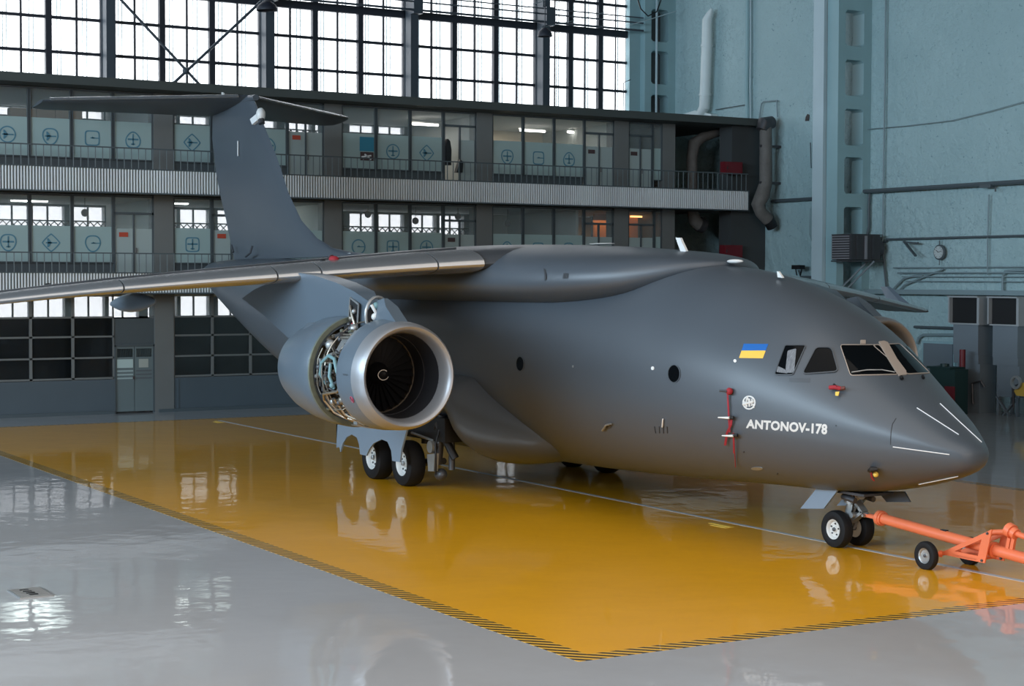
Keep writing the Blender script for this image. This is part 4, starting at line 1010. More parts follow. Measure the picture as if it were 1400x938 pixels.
for sgn in (-1, 1):
    ys = [1.2, 2.2, 3.5, 5.6, 7.3, 9, 10.5, 12, 13.3, 14.35]
    wing = obj('wing', MB().rings([wsec(y, sgn) for y in ys]), wingpaint, air, True, edge=50)
    # leading-edge slats: bright metal noses in separate lengths
    for a, c in ((2.35, 3.2), (3.23, 5.35), (5.38, 6.15), (6.18, 8.9), (8.93, 11.5), (11.53, 14.2)):
        R = []
        for y in (a, (a+c)/2, c):
            ch, th, tw = wstation(y); le = LE(y); P = []
            for k in range(13):
                t = PI+(k-6)/6*math.acos(1-.16*1.0)*1.25 ; cc = .5*(1+math.cos(t)); yy = th/.2*(.2969*math.sqrt(cc)-.126*cc-.3516*cc*cc+.2843*cc**3-.1036*cc**4)
                yy = yy if k < 6 else -yy*.75
                P.append(V(le[0]+.02-cc*ch, sgn*y, le[2]+yy*ch*1.05+.02*ch*4*cc*(1-cc)-cc*ch*math.sin(tw)+(.006 if k < 6 else -.006)))
            P.append(V(P[-1][0]-.0, sgn*y, le[2])); R.append(P)
        obj('slat', MB().rings(R), slatm, wing, True, edge=35)
    seam = []
    for y in (2.4, 5.6, 9, 11.5, 14.1):
        ch, th, tw = wstation(y); le = LE(y); cc = .2; yy = th/.2*(.2969*math.sqrt(cc)-.126*cc-.3516*cc*cc+.2843*cc**3-.1036*cc**4)
        seam.append(V(le[0]-cc*ch, sgn*y, le[2]+yy*ch+.02*ch*4*cc*(1-cc)-cc*ch*math.sin(tw)+.008))
    obj('spar_seal', MB().tube(seam, .016, 6), seamm, wing, True)
    # flap-track fairings
    for y in (3.9, 7.9):
        ch, th, tw = wstation(y); le = LE(y); x0 = le[0]-ch*.45; ln = ch*.55+1.1; z0 = le[2]-.22-.04*ch; R = []
        for k in range(11):
            t = k/10; rr = max(.02, .20*math.sin(PI*min(1, t*.94+.03))**.7); R.append([V(x0-ln*t, sgn*y+rr*.55*math.cos(2*PI*j/12), z0-.10*t+rr*math.sin(2*PI*j/12)) for j in range(12)])
        obj('flap_track_fairing', MB().rings(R), cowlm, wing, True)
    # winglet
    ch = 1.5; le = LE(14.35)
    r0 = [V(le[0]-.45-c*1.0, sgn*(14.33+dy), le[2]+.02) for c, dy in ((0, 0), (.3, .05), (1, 0), (.3, -.05))]
    r1 = [V(le[0]-1.95-c*.4, sgn*(14.75+dy), le[2]+.66) for c, dy in ((0, 0), (.3, .03), (1, 0), (.3, -.03))]
    obj('winglet', MB().rings([r0, r1]), cowlm, wing)
    continue
    # inboard fillet between wing and body
    R = []
    for s, r1_ in ((10.3, .1), (10.8, .34), (11.6, .52), (13, .62), (15, .58), (17, .3), (18, .06)):
        R.append([V(-s, sgn*(1.95+r1_*1.2*math.cos(2*PI*j/16)), 4.50+r1_*.85*math.sin(2*PI*j/16)) for j in range(16)])
    obj('wing_root_fillet', MB().rings(R), paint, wing, True, edge=60)
# little black cover and red plug on the near wing
# ---- tail: fin, dorsal fillet, tailplane
def at0(px, py, y=0.0): return U(px, py, 1, y)
finLE = [(346.5, 134.5), (362, 174), (378.6, 215), (395, 265), (412, 301), (434, 326), (456, 339), (478, 344), (520, 349)]
finTE = [(291, 134), (290, 190), (296, 240), (303, 275), (309, 300), (315, 330), (318, 345), (319.5, 352), (321, 356)]
R = []
for a, c in zip(finLE, finTE):
    A, B = at0(*a), at0(*c)
    zl = A[2]; 
    th = .28 if A[2] > 6 else (.28+.10*(6-A[2]))
    P = []
    for k in range(20):
        t = 2*PI*k/20; cc = .5*(1+math.cos(t)); yy = (th/2)/.1*(.2969*math.sqrt(cc)-.126*cc-.3516*cc*cc+.2843*cc**3-.1036*cc**4)*.9
        p = A+(B-A)*cc; P.append(V(p[0], yy if k <= 10 else -yy, p[2]))
    R.append(P)
fin = obj('tail_fin', MB().rings(R), paint, air, True, edge=50)
finn = [at0(296, 134), at0(346.5, 133.5)]
q = MB(); 
R = []
for k in range(9):
    t = k/8; x = at0(350, 136)[0]+(at0(291, 134)[0]-.9-at0(350, 136)[0])*t; rr = .2*math.sin(PI*min(.98, .12+.8*t))**.6
    R.append([V(x, .9*rr*math.cos(2*PI*j/12), 9.83-.02*t+rr*.8*math.sin(2*PI*j/12)-.04) for j in range(12)])
obj('fin_tip_fairing', MB().rings(R), paint, fin, True)
q = MB(); p = at0(331.5, 193); q.box(p+V(-.02, -.16, -.45), p+V(.03, -.14, 0.0)); obj('white_stripe', q, white, fin)
q = MB(); p = at0(356.5, 157, -.05); q.ball(p, .14, 14, 8, (1.0, 1, 1.5)); obj('tail_camera', q, lampwhite, fin, True)
q = MB(); q.prism([at0(344.5, 170.5, -.22), at0(341.5, 163, -.22), at0(353.5, 153, -.1), at0(356.5, 160, -.1)], (0, .1, 0)); obj('camera_bracket', q, white, fin)
obj('camera_mount', MB().tube([at0(357, 163, -.05), at0(358, 169, -.05)], .10, 8), steel_dk, fin)
for pts, nm in ((((303.5, 133), (302.5, 126), (304.5, 127.5), (306, 133)), 'fin_antenna'), (((331, 134), (333, 129.5), (335, 130.5), (336.5, 134)), 'fin_beacon')):
    obj(nm, MB().prism([at0(*p_) for p_ in pts], (0, .06, 0)), lampwhite, fin)
obj('rudder_cable', MB().tube([at0(336, 351, -.3), at0(342, 346, -.35), at0(345, 336, -.3)], .03, 6), seamm, fin)
obj('rudder_wick', MB().tube([at0(319, 345, -.2), at0(316.5, 335, -.2)], .03, 6), seamm, fin)
for sgn in (-1, 1):
    root_le = V(-29.35, sgn*.05, 9.86); tip_le = V(-32.55, sgn*5.25, 9.76)
    if sgn > 0: tip_le = V(-33.3, 5.15, 9.78)
    R = []
    for t in (0, .25, .5, .75, .93, 1.0):
        le = root_le+(tip_le-root_le)*t; ch = (3.3-(3.3-1.55)*t)*(1 if t < .95 else .8); R.append([V(p[0]-(0 if t < .95 else .22), p[1], p[2]) for p in foil(le, ch, .085, .10, 18, 0)])
    tp = obj('tailplane', MB().rings(R), paint_dk, air, True, edge=50)  # darker paint puts the underside's shade into the colour
    R2 = [[V(p[0]+.03, p[1], p[2]) for p in [V(le[0]-.16, le[1], le[2]+.075), V(le[0]-.04, le[1], le[2]+.05), V(le[0]+.02, le[1], le[2]), V(le[0]-.04, le[1], le[2]-.03)]] for le in [root_le+(tip_le-root_le)*t for t in (.05, .5, .97)]]
    obj('back_lit_edge', MB().rings(R2), slatm, tp, True)  # bright strip stands in for back light along the tailplane edge
# white mark on dorsal fillet
obj('dorsal_probe', MB().prism([at0(475, 346, -.1), at0(479, 346, -.1), at0(480.5, 353, -.1), at0(475.5, 353, -.1)], (0, .04, 0)), lampwhite, air)

# ---- engines
EY, EZ, EX = 5.6, 2.73, -8.08
def engine(sgn):
    O = V(EX, sgn*EY, EZ); D = V(-1, 0, 0)
    e = obj('engine', MB().rev([(.86, .90), (.88, 1.0), (.86, 1.003), (.72, .998), (.55, .985), (.30, .965), (.12, .94), (.09, .93), (.12, .80), (.86, .80)], O, D, 56, closed_prof=False), cowlm, air, True, edge=30)
    obj('intake_lip', MB().rev([(.34, .972), (.2, .957), (.1, .938), (.03, .912), (0, .880), (.01, .85), (.06, .812), (.16, .782), (.32, .762)], O+V(.006, 0, 0), D, 64), lipm, e, True, edge=60)
    obj('intake_duct', MB().rev([(.3, .765), (.6, .735), (.95, .72), (1.35, .72)], O, D, 48), ductm, e, True)
    obj('duct_ring', MB().rev([(.80, .73), (.80, .715), (.83, .715), (.83, .73)], O, D, 48), ductm, e, True)
    for k in range(28):
        a = 2*PI*k/28; r = V(0, math.cos(a), math.sin(a)); t = V(0, -math.sin(a), math.cos(a)); b0 = O+V(-1.22, 0, 0)
        q = MB(); P0 = [b0+r*.2-t*.03, b0+r*.2+t*.03+V(-.05, 0, 0)]; P1 = [b0+r*.70-t*.07+V(.04, 0, 0), b0+r*.70+t*.06+V(-.06, 0, 0)]
        q.add([P0[0], P0[1], P1[1], P1[0], P0[0]+V(-.01, 0, 0), P0[1]+V(-.01, 0, 0), P1[1]+V(-.01, 0, 0), P1[0]+V(-.01, 0, 0)], [(0, 1, 2, 3), (7, 6, 5, 4), (0, 3, 7, 4), (1, 5, 6, 2)])
        obj('fan_blade', q, fanm, e)
    obj('spinner', MB().rev([(-.0, 0), (.03, .06), (.12, .13), (.25, .19), (.34, .21)], O+V(-.92, 0, 0), D, 24), fanm, e, True)
    pts = []
    for k in range(22):
        f = k/21; a = .9+f*4.9; rr = .04+.07*min(1, f*1.5+.25); ax = -.92-(rr/.21)**1.6*.3+.012; pts.append(O+V(ax, rr*math.cos(a), rr*math.sin(a)))
    obj('spinner_spiral', MB().tube(pts, .009, 6), lampwhite, e, True)
    obj('back_plate', MB().rev([(1.34, 0), (1.34, .73)], O, D, 32), black, e)
    # aft cowl and nozzle
    obj('aft_cowl', MB().rev([(2.02, .90), (2.02, 1.03), (2.05, 1.045), (2.5, 1.04), (3.0, 1.0), (3.6, .90), (4.1, .76), (4.12, .72), (3.6, .84), (2.1, .93)], O, D, 56, closed_prof=True), cowlm, e, True, edge=35)
    obj('cowl_edge', MB().rev([(1.99, .95), (1.99, 1.032), (2.03, 1.04), (2.03, .95)], O, D, 56, closed_prof=True), primer, e, True)
    obj('nozzle', MB().rev([(3.9, .52), (4.6, .46), (5.0, .36), (4.95, .33), (4.0, .48)], O, D, 40, closed_prof=True), steel_dk, e, True)
    # laid-open core between the cowls
    obj('engine_core', MB().rev([(.66, .79), (.9, .78), (1.15, .77), (1.2, .70), (1.6, .66), (1.75, .74), (2.1, .80)], O, D, 48), coreb, e, True)
    for t_, r_, w_ in ((.74, .95, .03), (.95, .86, .035), (1.25, .82, .05), (1.55, .78, .03), (1.82, .86, .04)):
        obj('core_flange', MB().rev([(t_, r_-.12), (t_, r_), (t_+w_, r_), (t_+w_, r_-.12)], O, D, 48, closed_prof=True), coreg if t_ < 1.9 else primer, e, True)
    rnd = random.Random(11)
    def cy(t_, r_, a): return O+V(-t_, r_*math.cos(a)*(-sgn*-1 if False else sgn), r_*math.sin(a))
    # local angle: 0 = outboard, 90 = up
    q = MB()
    for k in range(30):          # lengthwise pipes
        a = math.radians(rnd.uniform(-75, 95)); r_ = rnd.uniform(.86, .96); t0 = rnd.uniform(.75, 1.2); t1 = t0+rnd.uniform(.3, .8); t1 = min(t1, 1.95); da = rnd.uniform(-.2, .2)
        o_ = MB().tube([cy(t0, r_-.1, a), cy(t0+.04, r_, a), cy((t0+t1)/2, r_+.01, a+da/2), cy(t1-.04, r_, a+da), cy(t1, r_-.1, a+da)], rnd.uniform(.010, .022), 6)
        obj('fuel_pipe', o_, pipem if k % 3 else steel_dk, e, True)
    for k in range(9):           # hoops of piping
        t_ = rnd.uniform(.8, 1.9); a0 = math.radians(rnd.uniform(-90, 10)); a1 = a0+math.radians(rnd.uniform(30, 80)); r_ = rnd.uniform(.88, .97)
        obj('hoop_pipe', MB().tube([cy(t_+.02*math.sin(j), r_, a0+(a1-a0)*j/10) for j in range(11)], rnd.uniform(.010, .02), 6), pipem if k % 2 else coreg, e, True)
    for k in range(95):          # boxes, valves and clips
        a = math.radians(rnd.uniform(-85, 100)); t_ = rnd.uniform(.92, 1.95); r_ = rnd.uniform(.84, .93); s_ = rnd.uniform(.04, .085); c_ = cy(t_, r_, a)
        m_ = rnd.choice([coreg, coreb, steel_dk, steel, steel_dk, primer, black, coreb])
        if k % 3 == 0: obj('valve', MB().ball(c_, s_, 10, 6), m_, e, True)
        elif k % 3 == 1: obj('accessory_box', MB().box(c_-V(s_, s_*.6, s_), c_+V(s_, s_*.6, s_*.8)), m_, e)
        else: obj('actuator', MB().tube([c_-V(s_*1.4, 0, 0), c_+V(s_*1.4, 0, s_*.6)], s_*.6, 10), m_, e, True)
    A = math.radians
    obj('bleed_duct', MB().tube([cy(1.62, .86, A(-14)), cy(1.66, .95, A(0)), cy(1.6, .97, A(12)), cy(1.35, .98, A(20)), cy(1.1, .97, A(17)), cy(.95, .95, A(4)), cy(.9, .88, A(-4))], .036, 10), turq, e, True)
    obj('bleed_duct', MB().tube([cy(1.3, .93, A(12)), cy(1.25, .96, A(-2)), cy(1.2, .92, A(-16))], .034, 10), turq, e, True)
    obj('valve', MB().ball(cy(1.22, .93, A(-12)), .06, 12, 8), turq, e, True)
    obj('valve', MB().ball(cy(1.62, .92, A(34)), .10, 12, 8), steel, e, True)
    obj('casing_panel', MB().add([cy(1.0, .87, A(25)), cy(1.35, .90, A(25)), cy(1.35, .90, A(62)), cy(1.0, .87, A(62)), cy(1.0, .88, A(44)), cy(1.35, .915, A(44))], [(0, 1, 5, 4), (4, 5, 2, 3)]), steel, e, True)
    obj('hoop_pipe', MB().tube([cy(.78, .96, A(-10)), cy(.95, .99, A(-17)), cy(1.6, .99, A(-22)), cy(1.72, .98, A(-30)), cy(1.72, .97, A(-48)), cy(1.6, .95, A(-60)), cy(1.2, .93, A(-70))], .025, 8), pipem, e, True)
    obj('hoop_pipe', MB().tube([cy(1.3, .95, A(-28)), cy(1.33, .96, A(-50)), cy(1.2, .95, A(-66)), cy(.95, .94, A(-72))], .024, 8), pipem, e, True)
    obj('hoop_pipe', MB().tube([cy(1.05, .93, A(-30)), cy(1.08, .95, A(-50)), cy(.98, .95, A(-62))], .022, 8), pipem, e, True)
    obj('tag_plate', MB().add([cy(1.55, .99, A(-80)), cy(1.38, .99, A(-80)), cy(1.38, .99, A(-72)), cy(1.55, .99, A(-72))], [(0, 1, 2, 3)]), yellowtag, e)
    obj('cowl_strut', MB().tube([cy(.72, .97, A(-88)), cy(1.0, .99, A(-86)), cy(1.4, 1.0, A(-84)), cy(2.0, 1.0, A(-80))], .018, 6), pipem, e, True)
    return O, e, cy
for sgn in (-1, 1):
    O, e, cy = engine(sgn)
    if sgn < 0:
        # small red no-step ring on the front cowl
        pts = [cy(.44+.05*math.cos(2*PI*k/20)*1.0, .982, math.radians(-24)+.055*math.sin(2*PI*k/20)) for k in range(21)]
        obj('warning_ring', MB().tube(pts, .008, 5), mat('warning_red', (.45, .06, .12), .5), e, True)
        obj('warning_mark', MB().tube([cy(.47, .982, math.radians(-26)), cy(.43, .982, math.radians(-24)), cy(.42, .982, math.radians(-22.4))], .008, 5), bpy.data.materials['warning_red'], e, True)
        obj('cowl_mark', MB().add([cy(.62, .989, .02), cy(.44, .98, .02), cy(.44, .98, .05), cy(.62, .989, .05)], [(0, 1, 2, 3)]), paint_dk, e)
    # pylon: outline in the vertical plane of the engine
    Pn = [(-9.35, 3.50), (-9.30, 3.75), (-9.45, 4.02), (-9.9, 4.22), (-10.7, 4.38), (-11.6, 4.50), (-12.35, 4.56), (-13.4, 4.50), (-15.0, 4.22), (-15.7, 4.02), (-14.6, 3.72), (-13.2, 3.25), (-12.2, 3.12), (-11.0, 3.22), (-10.0, 3.45)]
    def py(t, base=.21): return base
    A_ = [V(x, sgn*EY-.21*(1 if -12.8 < x < -9.6 else .45), z) for x, z in Pn]; B_ = [V(x, sgn*EY+.21*(1 if -12.8 < x < -9.6 else .45), z) for x, z in Pn]
    pyl = obj('pylon', MB().rings([A_, B_]), cowlm, air, True, edge=40)
    # strake-like fillet ahead of the pylon on top of the cowl
    fx = [(-8.35, 3.68), (-8.75, 3.95), (-9.0, 4.1), (-9.3, 4.05), (-9.3, 3.6)]
    obj('pylon_nose_fillet', MB().rings([[V(x, sgn*EY-.12*(.3 if z > 4 else 1), z) for x, z in fx], [V(x, sgn*EY+.12*(.3 if z > 4 else 1), z) for x, z in fx]]), cowlm, pyl, True)
    s_ = sgn if sgn < 0 else sgn
    yo = sgn*EY-.215*(1 if sgn < 0 else -1)
    if sgn < 0:
        q = MB(); pp = [(-9.72, 3.50), (-9.66, 3.98), (-10.02, 4.10), (-10.12, 3.48)]
        obj('access_bay_shade', MB().prism([V(x, yo-.004, z) for x, z in pp], (0, .01, 0)), black, pyl)  # flat black plate standing in for the shade of the recess
        fr = MB(); 
        for i in range(4): a, b = pp[i], pp[(i+1) % 4]; fr.bar(V(a[0], yo-.01, a[1]), V(b[0], yo-.01, b[1]), .02, .03)
        obj('bay_frame', fr, steel, pyl)
        for (x, z, r, m_) in ((-9.9, 3.72, .07, coreg), (-9.83, 3.6, .05, redm), (-9.8, 3.85, .05, steel), (-10.0, 3.6, .06, steel_dk)): obj('bay_valve', MB().ball((x, yo-.03, z), r, 10, 6), m_, pyl, True)
        obj('bay_pipe', MB().tube([V(-9.75, yo-.03, 3.55), V(-9.85, yo-.06, 3.8), V(-9.98, yo-.03, 3.95)], .025, 6), pipem, pyl, True)
        # open front frame of the pylon with its pipes
        c0 = V(-9.33, -EY, 3.78)
        obj('front_ring', MB().tube([c0+V(0, .24*math.cos(a), .34*math.sin(a)) for a in [2*PI*k/20 for k in range(21)]], .03, 8), steel, pyl, True)
        obj('front_bay', MB().rev([(0, 0), (0, .22)], c0+V(-.0, 0, 0), (1, 0, 0), 16), black, pyl)
        for (dy, dz, r, m_) in ((-.05, .18, .07, turq), (.08, .1, .06, steel), (-.08, -.02, .07, lampwhite), (.05, -.15, .06, steel_dk), (.1, .22, .05, turq), (-.12, -.2, .05, steel)): obj('bay_valve', MB().ball(c0+V(.05, dy, dz), r, 10, 6), m_, pyl, True)
        obj('bay_pipe', MB().tube([c0+V(.05, -.15, .2), c0+V(.1, -.05, 0), c0+V(.08, .1, -.15), c0+V(.05, .02, -.3)], .03, 8), lampwhite, pyl, True)
        obj('open_cowl_door', MB().prism([V(-10.3, -EY-.55, 3.52), V(-11.3, -EY-.62, 3.44), V(-11.35, -EY-.5, 3.58), V(-10.3, -EY-.42, 3.62)], (0, 0, .03)), cowlm, pyl)

# ---- main gear pods, wheels, doors
for sgn in (-1, 1):
    R = []
    for s, yo_, zt, zb in ((10.1, 1.40, 1.5, 1.0), (10.5, 1.72, 1.7, .80), (10.9, 1.97, 1.9, .70), (11.3, 2.18, 2.06, .64), (11.6, 2.32, 2.2, .62), (11.85, 2.44, 2.32, .66), (12.05, 2.52, 2.42, .76), (12.2, 2.56, 2.5, .92), (12.33, 2.58, 2.5, 1.22),
                           (12.5, 2.58, 2.5, 1.42), (14, 2.62, 2.5, 1.42), (16.3, 2.6, 2.45, 1.40), (18, 2.4, 2.3, 1.35), (19.5, 2.1, 2.15, 1.4), (21, 1.5, 2.0, 1.7)):
        P = []; w = yo_-.9
        for k in range(32):
            a = 2*PI*k/32; c, sn = math.cos(a), math.sin(a); zm = (zt+zb)/2; P.append(V(-s, sgn*(.9+w*math.copysign(abs(c)**.8, c)), zm+(zt-zb)/2*math.copysign(abs(sn)**.8, sn)))
        R.append(P)
    pod = obj('gear_pod', MB().rings(R), paint, air, True, edge=70)
    gear = obj('main_gear', MB().tube([V(-14.0, sgn*2.15, .9), V(-14.0, sgn*2.15, 1.7)], .11, 12).tube([V(-15.45, sgn*2.15, .9), V(-15.45, sgn*2.15, 1.7)], .11, 12)
               .tube([V(-12.75, sgn*2.2, .45), V(-12.75, sgn*2.2, 1.75)], .07, 12).tube([V(-14.0, sgn*2.0, .48), V(-14.0, sgn*2.5, .48)], .07, 10).tube([V(-15.45, sgn*2.0, .48), V(-15.45, sgn*2.5, .48)], .07, 10), steel_dk, air, True)
    for (a_, b_, r_) in (((-13.1, 2.35, .55), (-12.9, 2.35, 1.6), .10), ((-13.1, 2.2, .6), (-14.0, 2.2, .5), .07), ((-13.0, 2.5, 1.05), (-13.9, 2.55, 1.15), .03), ((-13.2, 2.4, .9), (-13.0, 2.4, .9), .12)):
        obj('gear_strut', MB().tube([V(a_[0], sgn*a_[1], a_[2]), V(b_[0], sgn*b_[1], b_[2])], r_, 12), steel_dk if r_ > .05 else steel, gear, True)
    obj('gear_link', MB().rev([(-.05, .0), (-.05, .13), (.05, .13), (.05, 0)], V(-13.05, sgn*2.52, .92), (0, 1, 0), 16), steel, gear, True)
    obj('gear_link', MB().prism([V(-12.85, sgn*2.45, .8), V(-13.2, sgn*2.45, .75), V(-13.15, sgn*2.45, .4), V(-12.9, sgn*2.45, .42)], (0, sgn*.1, 0)), steel, gear)
    obj('wheel_bay_shade', MB().box((-16.2, sgn*1.3, 1.05), (-12.5, sgn*2.5, 1.55)), black, gear)  # solid black block standing in for shade inside the bay
    obj('bay_strut', MB().tube([V(-13.3, sgn*2.3, 1.0), V(-12.9, sgn*2.45, 1.4), V(-12.6, sgn*2.2, .7)], .09, 10), black, gear, True)
    obj('brake_pack', MB().ball(V(-12.95, sgn*2.35, .34), .13, 12, 8, (1.2, 1, 1)), steel_dk, gear, True)
    obj('hose', MB().tube([V(-12.75, sgn*2.5, 1.3), V(-12.72, sgn*2.6, 1.0), V(-12.8, sgn*2.55, .6), V(-12.9, sgn*2.5, .35)], .02, 6), black, gear, True)
    def wheel(x, y, r, w, outer, parent, z=None, hm=hubm, bolts=8, squash=.012):
        z = r-squash if z is None else z; hr = r*.52; h = w/2
        wl = obj('wheel', MB().rev([(-h*.80, hr), (-h*.95, hr*1.12), (-h, r*.78), (-h*.86, r*.93), (-h*.5, r*.99), (0, r), (h*.5, r*.99), (h*.86, r*.93), (h, r*.78), (h*.95, hr*1.12), (h*.80, hr)], V(x, y, z), (0, outer, 0), 44), rubber, parent, True, edge=40)
        c = V(x, y, z)
        obj('wheel_hub', MB().rev([(h*.55, 0), (h*.55, hr*.28), (h*.38, hr*.36), (h*.42, hr*.78), (h*.72, hr*.88), (h*.84, hr*1.02), (h*.7, hr*1.03), (-h*.8, hr*1.02), (-h*.8, 0)], c, (0, outer, 0), 32), hm, wl, True, edge=40)
        for k in range(bolts):
            a = 2*PI*k/bolts+.2; p = c+V(hr*.58*math.cos(a), outer*h*.40, hr*.58*math.sin(a))
            obj('hub_hole', MB().rev([(0, 0), (.0, hr*.09), (.015, hr*.09), (.015, 0)], p, (0, outer, 0), 10), steel_dk, wl)
        obj('hub_cap', MB().rev([(h*.5, hr*.2), (h*.75, hr*.2), (h*.8, hr*.14), (h*.8, 0)], c, (0, outer, 0), 16), steel if bolts > 6 else steel_dk, wl, True)
        return wl
    for x in (-14.02, -15.50):
        wheel(x, sgn*2.57, .50, .40, sgn, gear, hm=hubm)
    # gear door with its wheel cut-outs
    yd = 3.05
    out = [U(p[0], p[1], 1, -yd) for p in ((464, 584), (462, 612), (466, 611), (467.5, 618), (471, 606), (476, 598), (483, 594), (490, 598), (493, 608), (494.5, 621), (503, 623), (507, 614), (513, 606), (524, 600.5), (532, 604), (537, 616), (538.5, 630), (549, 632), (551, 615), (555, 600), (560, 583))]
    out = out[:1]+out[1:]
    topz = 1.35
    out = [V(p[0], p[1], p[2]) for p in out]; out[0] = V(out[0][0], out[0][1], topz); out[-1] = V(out[-1][0], out[-1][1], topz+.05)
    if sgn > 0: out = [V(p[0], -p[1], p[2]) for p in out]
    # split into quads to a straight top line so the concave outline fills cleanly
    q = MB(); n = len(out); xs = [p[0] for p in out]
    tops = [V(p[0], p[1], topz) for p in out]
    for d in (0, -.04*sgn*-1):
        o2 = [p+V(0, d, 0) for p in out]; t2 = [p+V(0, d, 0) for p in tops]
        q.add(o2+t2, [(i, i+1, n+i+1, n+i) for i in range(n-1)])
    q.add(out+[p+V(0, .04*sgn, 0) for p in out], [(i, i+1, n+i+1, n+i) for i in range(n-1)])
    obj('gear_door', q, doorblue, gear)

# ---- nose gear
ng = obj('nose_gear', MB().tube([V(-2.95, 0, .35), V(-2.80, 0, 1.1)], [.085, .07], 14), steel, air, True)
for sy_ in (-1, 1):
    wheel(-2.95, sy_*.235, .315, .21, sy_, ng, hm=hubm, bolts=5, squash=.008)
    obj('gear_fork', MB().bar(V(-2.95, sy_*.10, .32), V(-2.72, sy_*.08, .72), .05, .12), steel, ng)
obj('nose_axle', MB().tube([V(-2.95, -.22, .31), V(-2.95, .22, .31)], .05, 10), steel_dk, ng)
obj('steering_collar', MB().tube([V(-2.86, 0, .74), V(-2.82, 0, .92)], .13, 16), steel, ng, True)
obj('torque_link', MB().bar(V(-2.82, 0, .85), V(-2.55, 0, .62), .14, .05).bar(V(-2.55, 0, .62), V(-2.86, 0, .42), .14, .05), steel, ng)
obj('steering_jack', MB().tube([V(-2.85, -.2, .86), V(-2.55, -.2, .82)], .05, 10).tube([V(-2.85, .2, .86), V(-2.55, .2, .82)], .05, 10), steel_dk, ng, True)
obj('taxi_lamp', MB().rev([(0, 0), (.0, .08), (-.1, .05)], V(-2.5, -.1, .92), (1, 0, 0), 14), steel, ng, True)
obj('drag_brace', MB().tube([V(-2.85, 0, .9), V(-3.3, 0, 1.15)], .04, 8).tube([V(-2.75, .06, .95), V(-2.5, .1, 1.1)], .03, 8), steel_dk, ng)
obj('hydraulic_hose', MB().tube([V(-2.75, -.1, 1.05), V(-2.62, -.16, .85), V(-2.7, -.12, .65), V(-2.8, -.1, .5)], .015, 6), black, ng, True)
obj('tow_fitting', MB().tube([V(-2.72, -.14, .56), V(-2.72, .14, .56)], .05, 10).tube([V(-2.75, 0, .56), V(-2.45, 0, .58)], .04, 10), steel, ng, True)
obj('gear_bay_frame', MB().box((-3.2, -.33, .93), (-2.2, .33, .97)), steel_dk, ng)
dr = [U(p[0], p[1], 1, -.42) for p in ((1094, 695.5), (1126, 695.5), (1147.5, 667), (1117, 667))]
obj('nose_gear_door', MB().prism(dr, (0, .03, 0)), doorblue, air)
obj('nose_gear_door', MB().prism([mirror(p) for p in dr], (0, -.03, 0)), doorblue, air)
dr = [U(p[0], p[1], 1, .30) for p in ((1200, 672), (1236, 672), (1244, 686.5), (1212, 686.5))]
obj('nose_gear_door', MB().prism(dr, (0, .03, 0)), paint_dk, air)

# ---- covers and streamers hung on the nose: things of their own
def P_(px, py, off=.03): return hit(px, py, off)
def streamer(nm, lab, base, lines, extra=None):
    t = thing(nm, lab, 'streamer', tuple(P_(*base)), 'red protective covers and streamers on the nose')
    for k, (pts, r) in enumerate(lines):
        H = [P_(a, b, .035+.01*k) for a, b in pts]
        w_ = r*.30; q = MB()
        L_ = [h-Vector((w_*.93, w_*.36, 0)) for h in H]; R_ = [h+Vector((w_*.93, w_*.36, 0)) for h in H]
        n = len(H); q.add(L_+R_+[p+V(.004, -.01, 0) for p in L_]+[p+V(.004, -.01, 0) for p in R_], [(i, i+1, n+i+1, n+i) for i in range(n-1)]+[(2*n+i, 3*n+i, 3*n+i+1, 2*n+i+1) for i in range(n-1)]+[(i, 2*n+i, 2*n+i+1, i+1) for i in range(n-1)]+[(n+i, n+i+1, 3*n+i+1, 3*n+i) for i in range(n-1)])
        obj('ribbon', q, redm, t)
    return t
t = streamer('red_streamer', 'long red streamer hanging from a round red cover left of the name lettering', (1000, 535), [([(997, 538), (998, 555), (999, 575), (1000, 590)], .05), ([(1003, 570), (1002, 580), (997, 590), (994, 607)], .07), ([(1006, 590), (1006.5, 603), (1006.5, 617)], .05)])
obj('probe_cover', MB().ball(P_(1000, 535, .05), .06, 12, 8), redm, t, True)
obj('probe_rod', MB().tube([P_(1000, 535, .1), P_(991, 534.5, .12)], .018, 8), steel_dk, t)
for a, b in (((989, 569), (1003, 570)), ((994, 592), (1008, 593))): obj('pitot_probe', MB().tube([P_(a[0], a[1], .12), P_(b[0], b[1], .1)], [.01, .022], 8), lampwhite, t, True)
for a in ((1003, 570), (1008, 593)): obj('probe_mount', MB().tube([P_(a[0]-1.5, a[1], .08), P_(a[0]+3, a[1]+.6, .05)], .032, 8), black, t, True)
obj('thin_cord', MB().tube([P_(1006.5, 617, .04), P_(1007, 636, .04)], .008, 5), redm, t)
t = streamer('red_cover', 'short red cover with a yellow tag under the cockpit side window', (1143, 533), [])
obj('cover_body', MB().tube([P_(1135.5, 532.5, .06), P_(1143, 533.5, .09), P_(1150, 534, .06)], .035, 10), redm, t, True); obj('cover_tail', MB().tube([P_(1149, 534, .06), P_(1156, 534, .07)], .03, 10), mat('brown_plug', (.12, .03, .02), .6), t, True)
obj('cover_pin', MB().bar(P_(1141, 529, .08), P_(1146, 534, .1), .03, .03), black, t); obj('yellow_tag', MB().prism([P_(1144, 538, .06), P_(1149, 538, .06), P_(1148, 543.5, .06), P_(1144, 543, .06)], (.01, -.02, 0)), yellowtag, t)
t = streamer('red_cover', 'black vane cover with red and yellow tags low on the nose', (1195, 637), [([(1192, 643), (1193, 650), (1196, 655)], .05)])
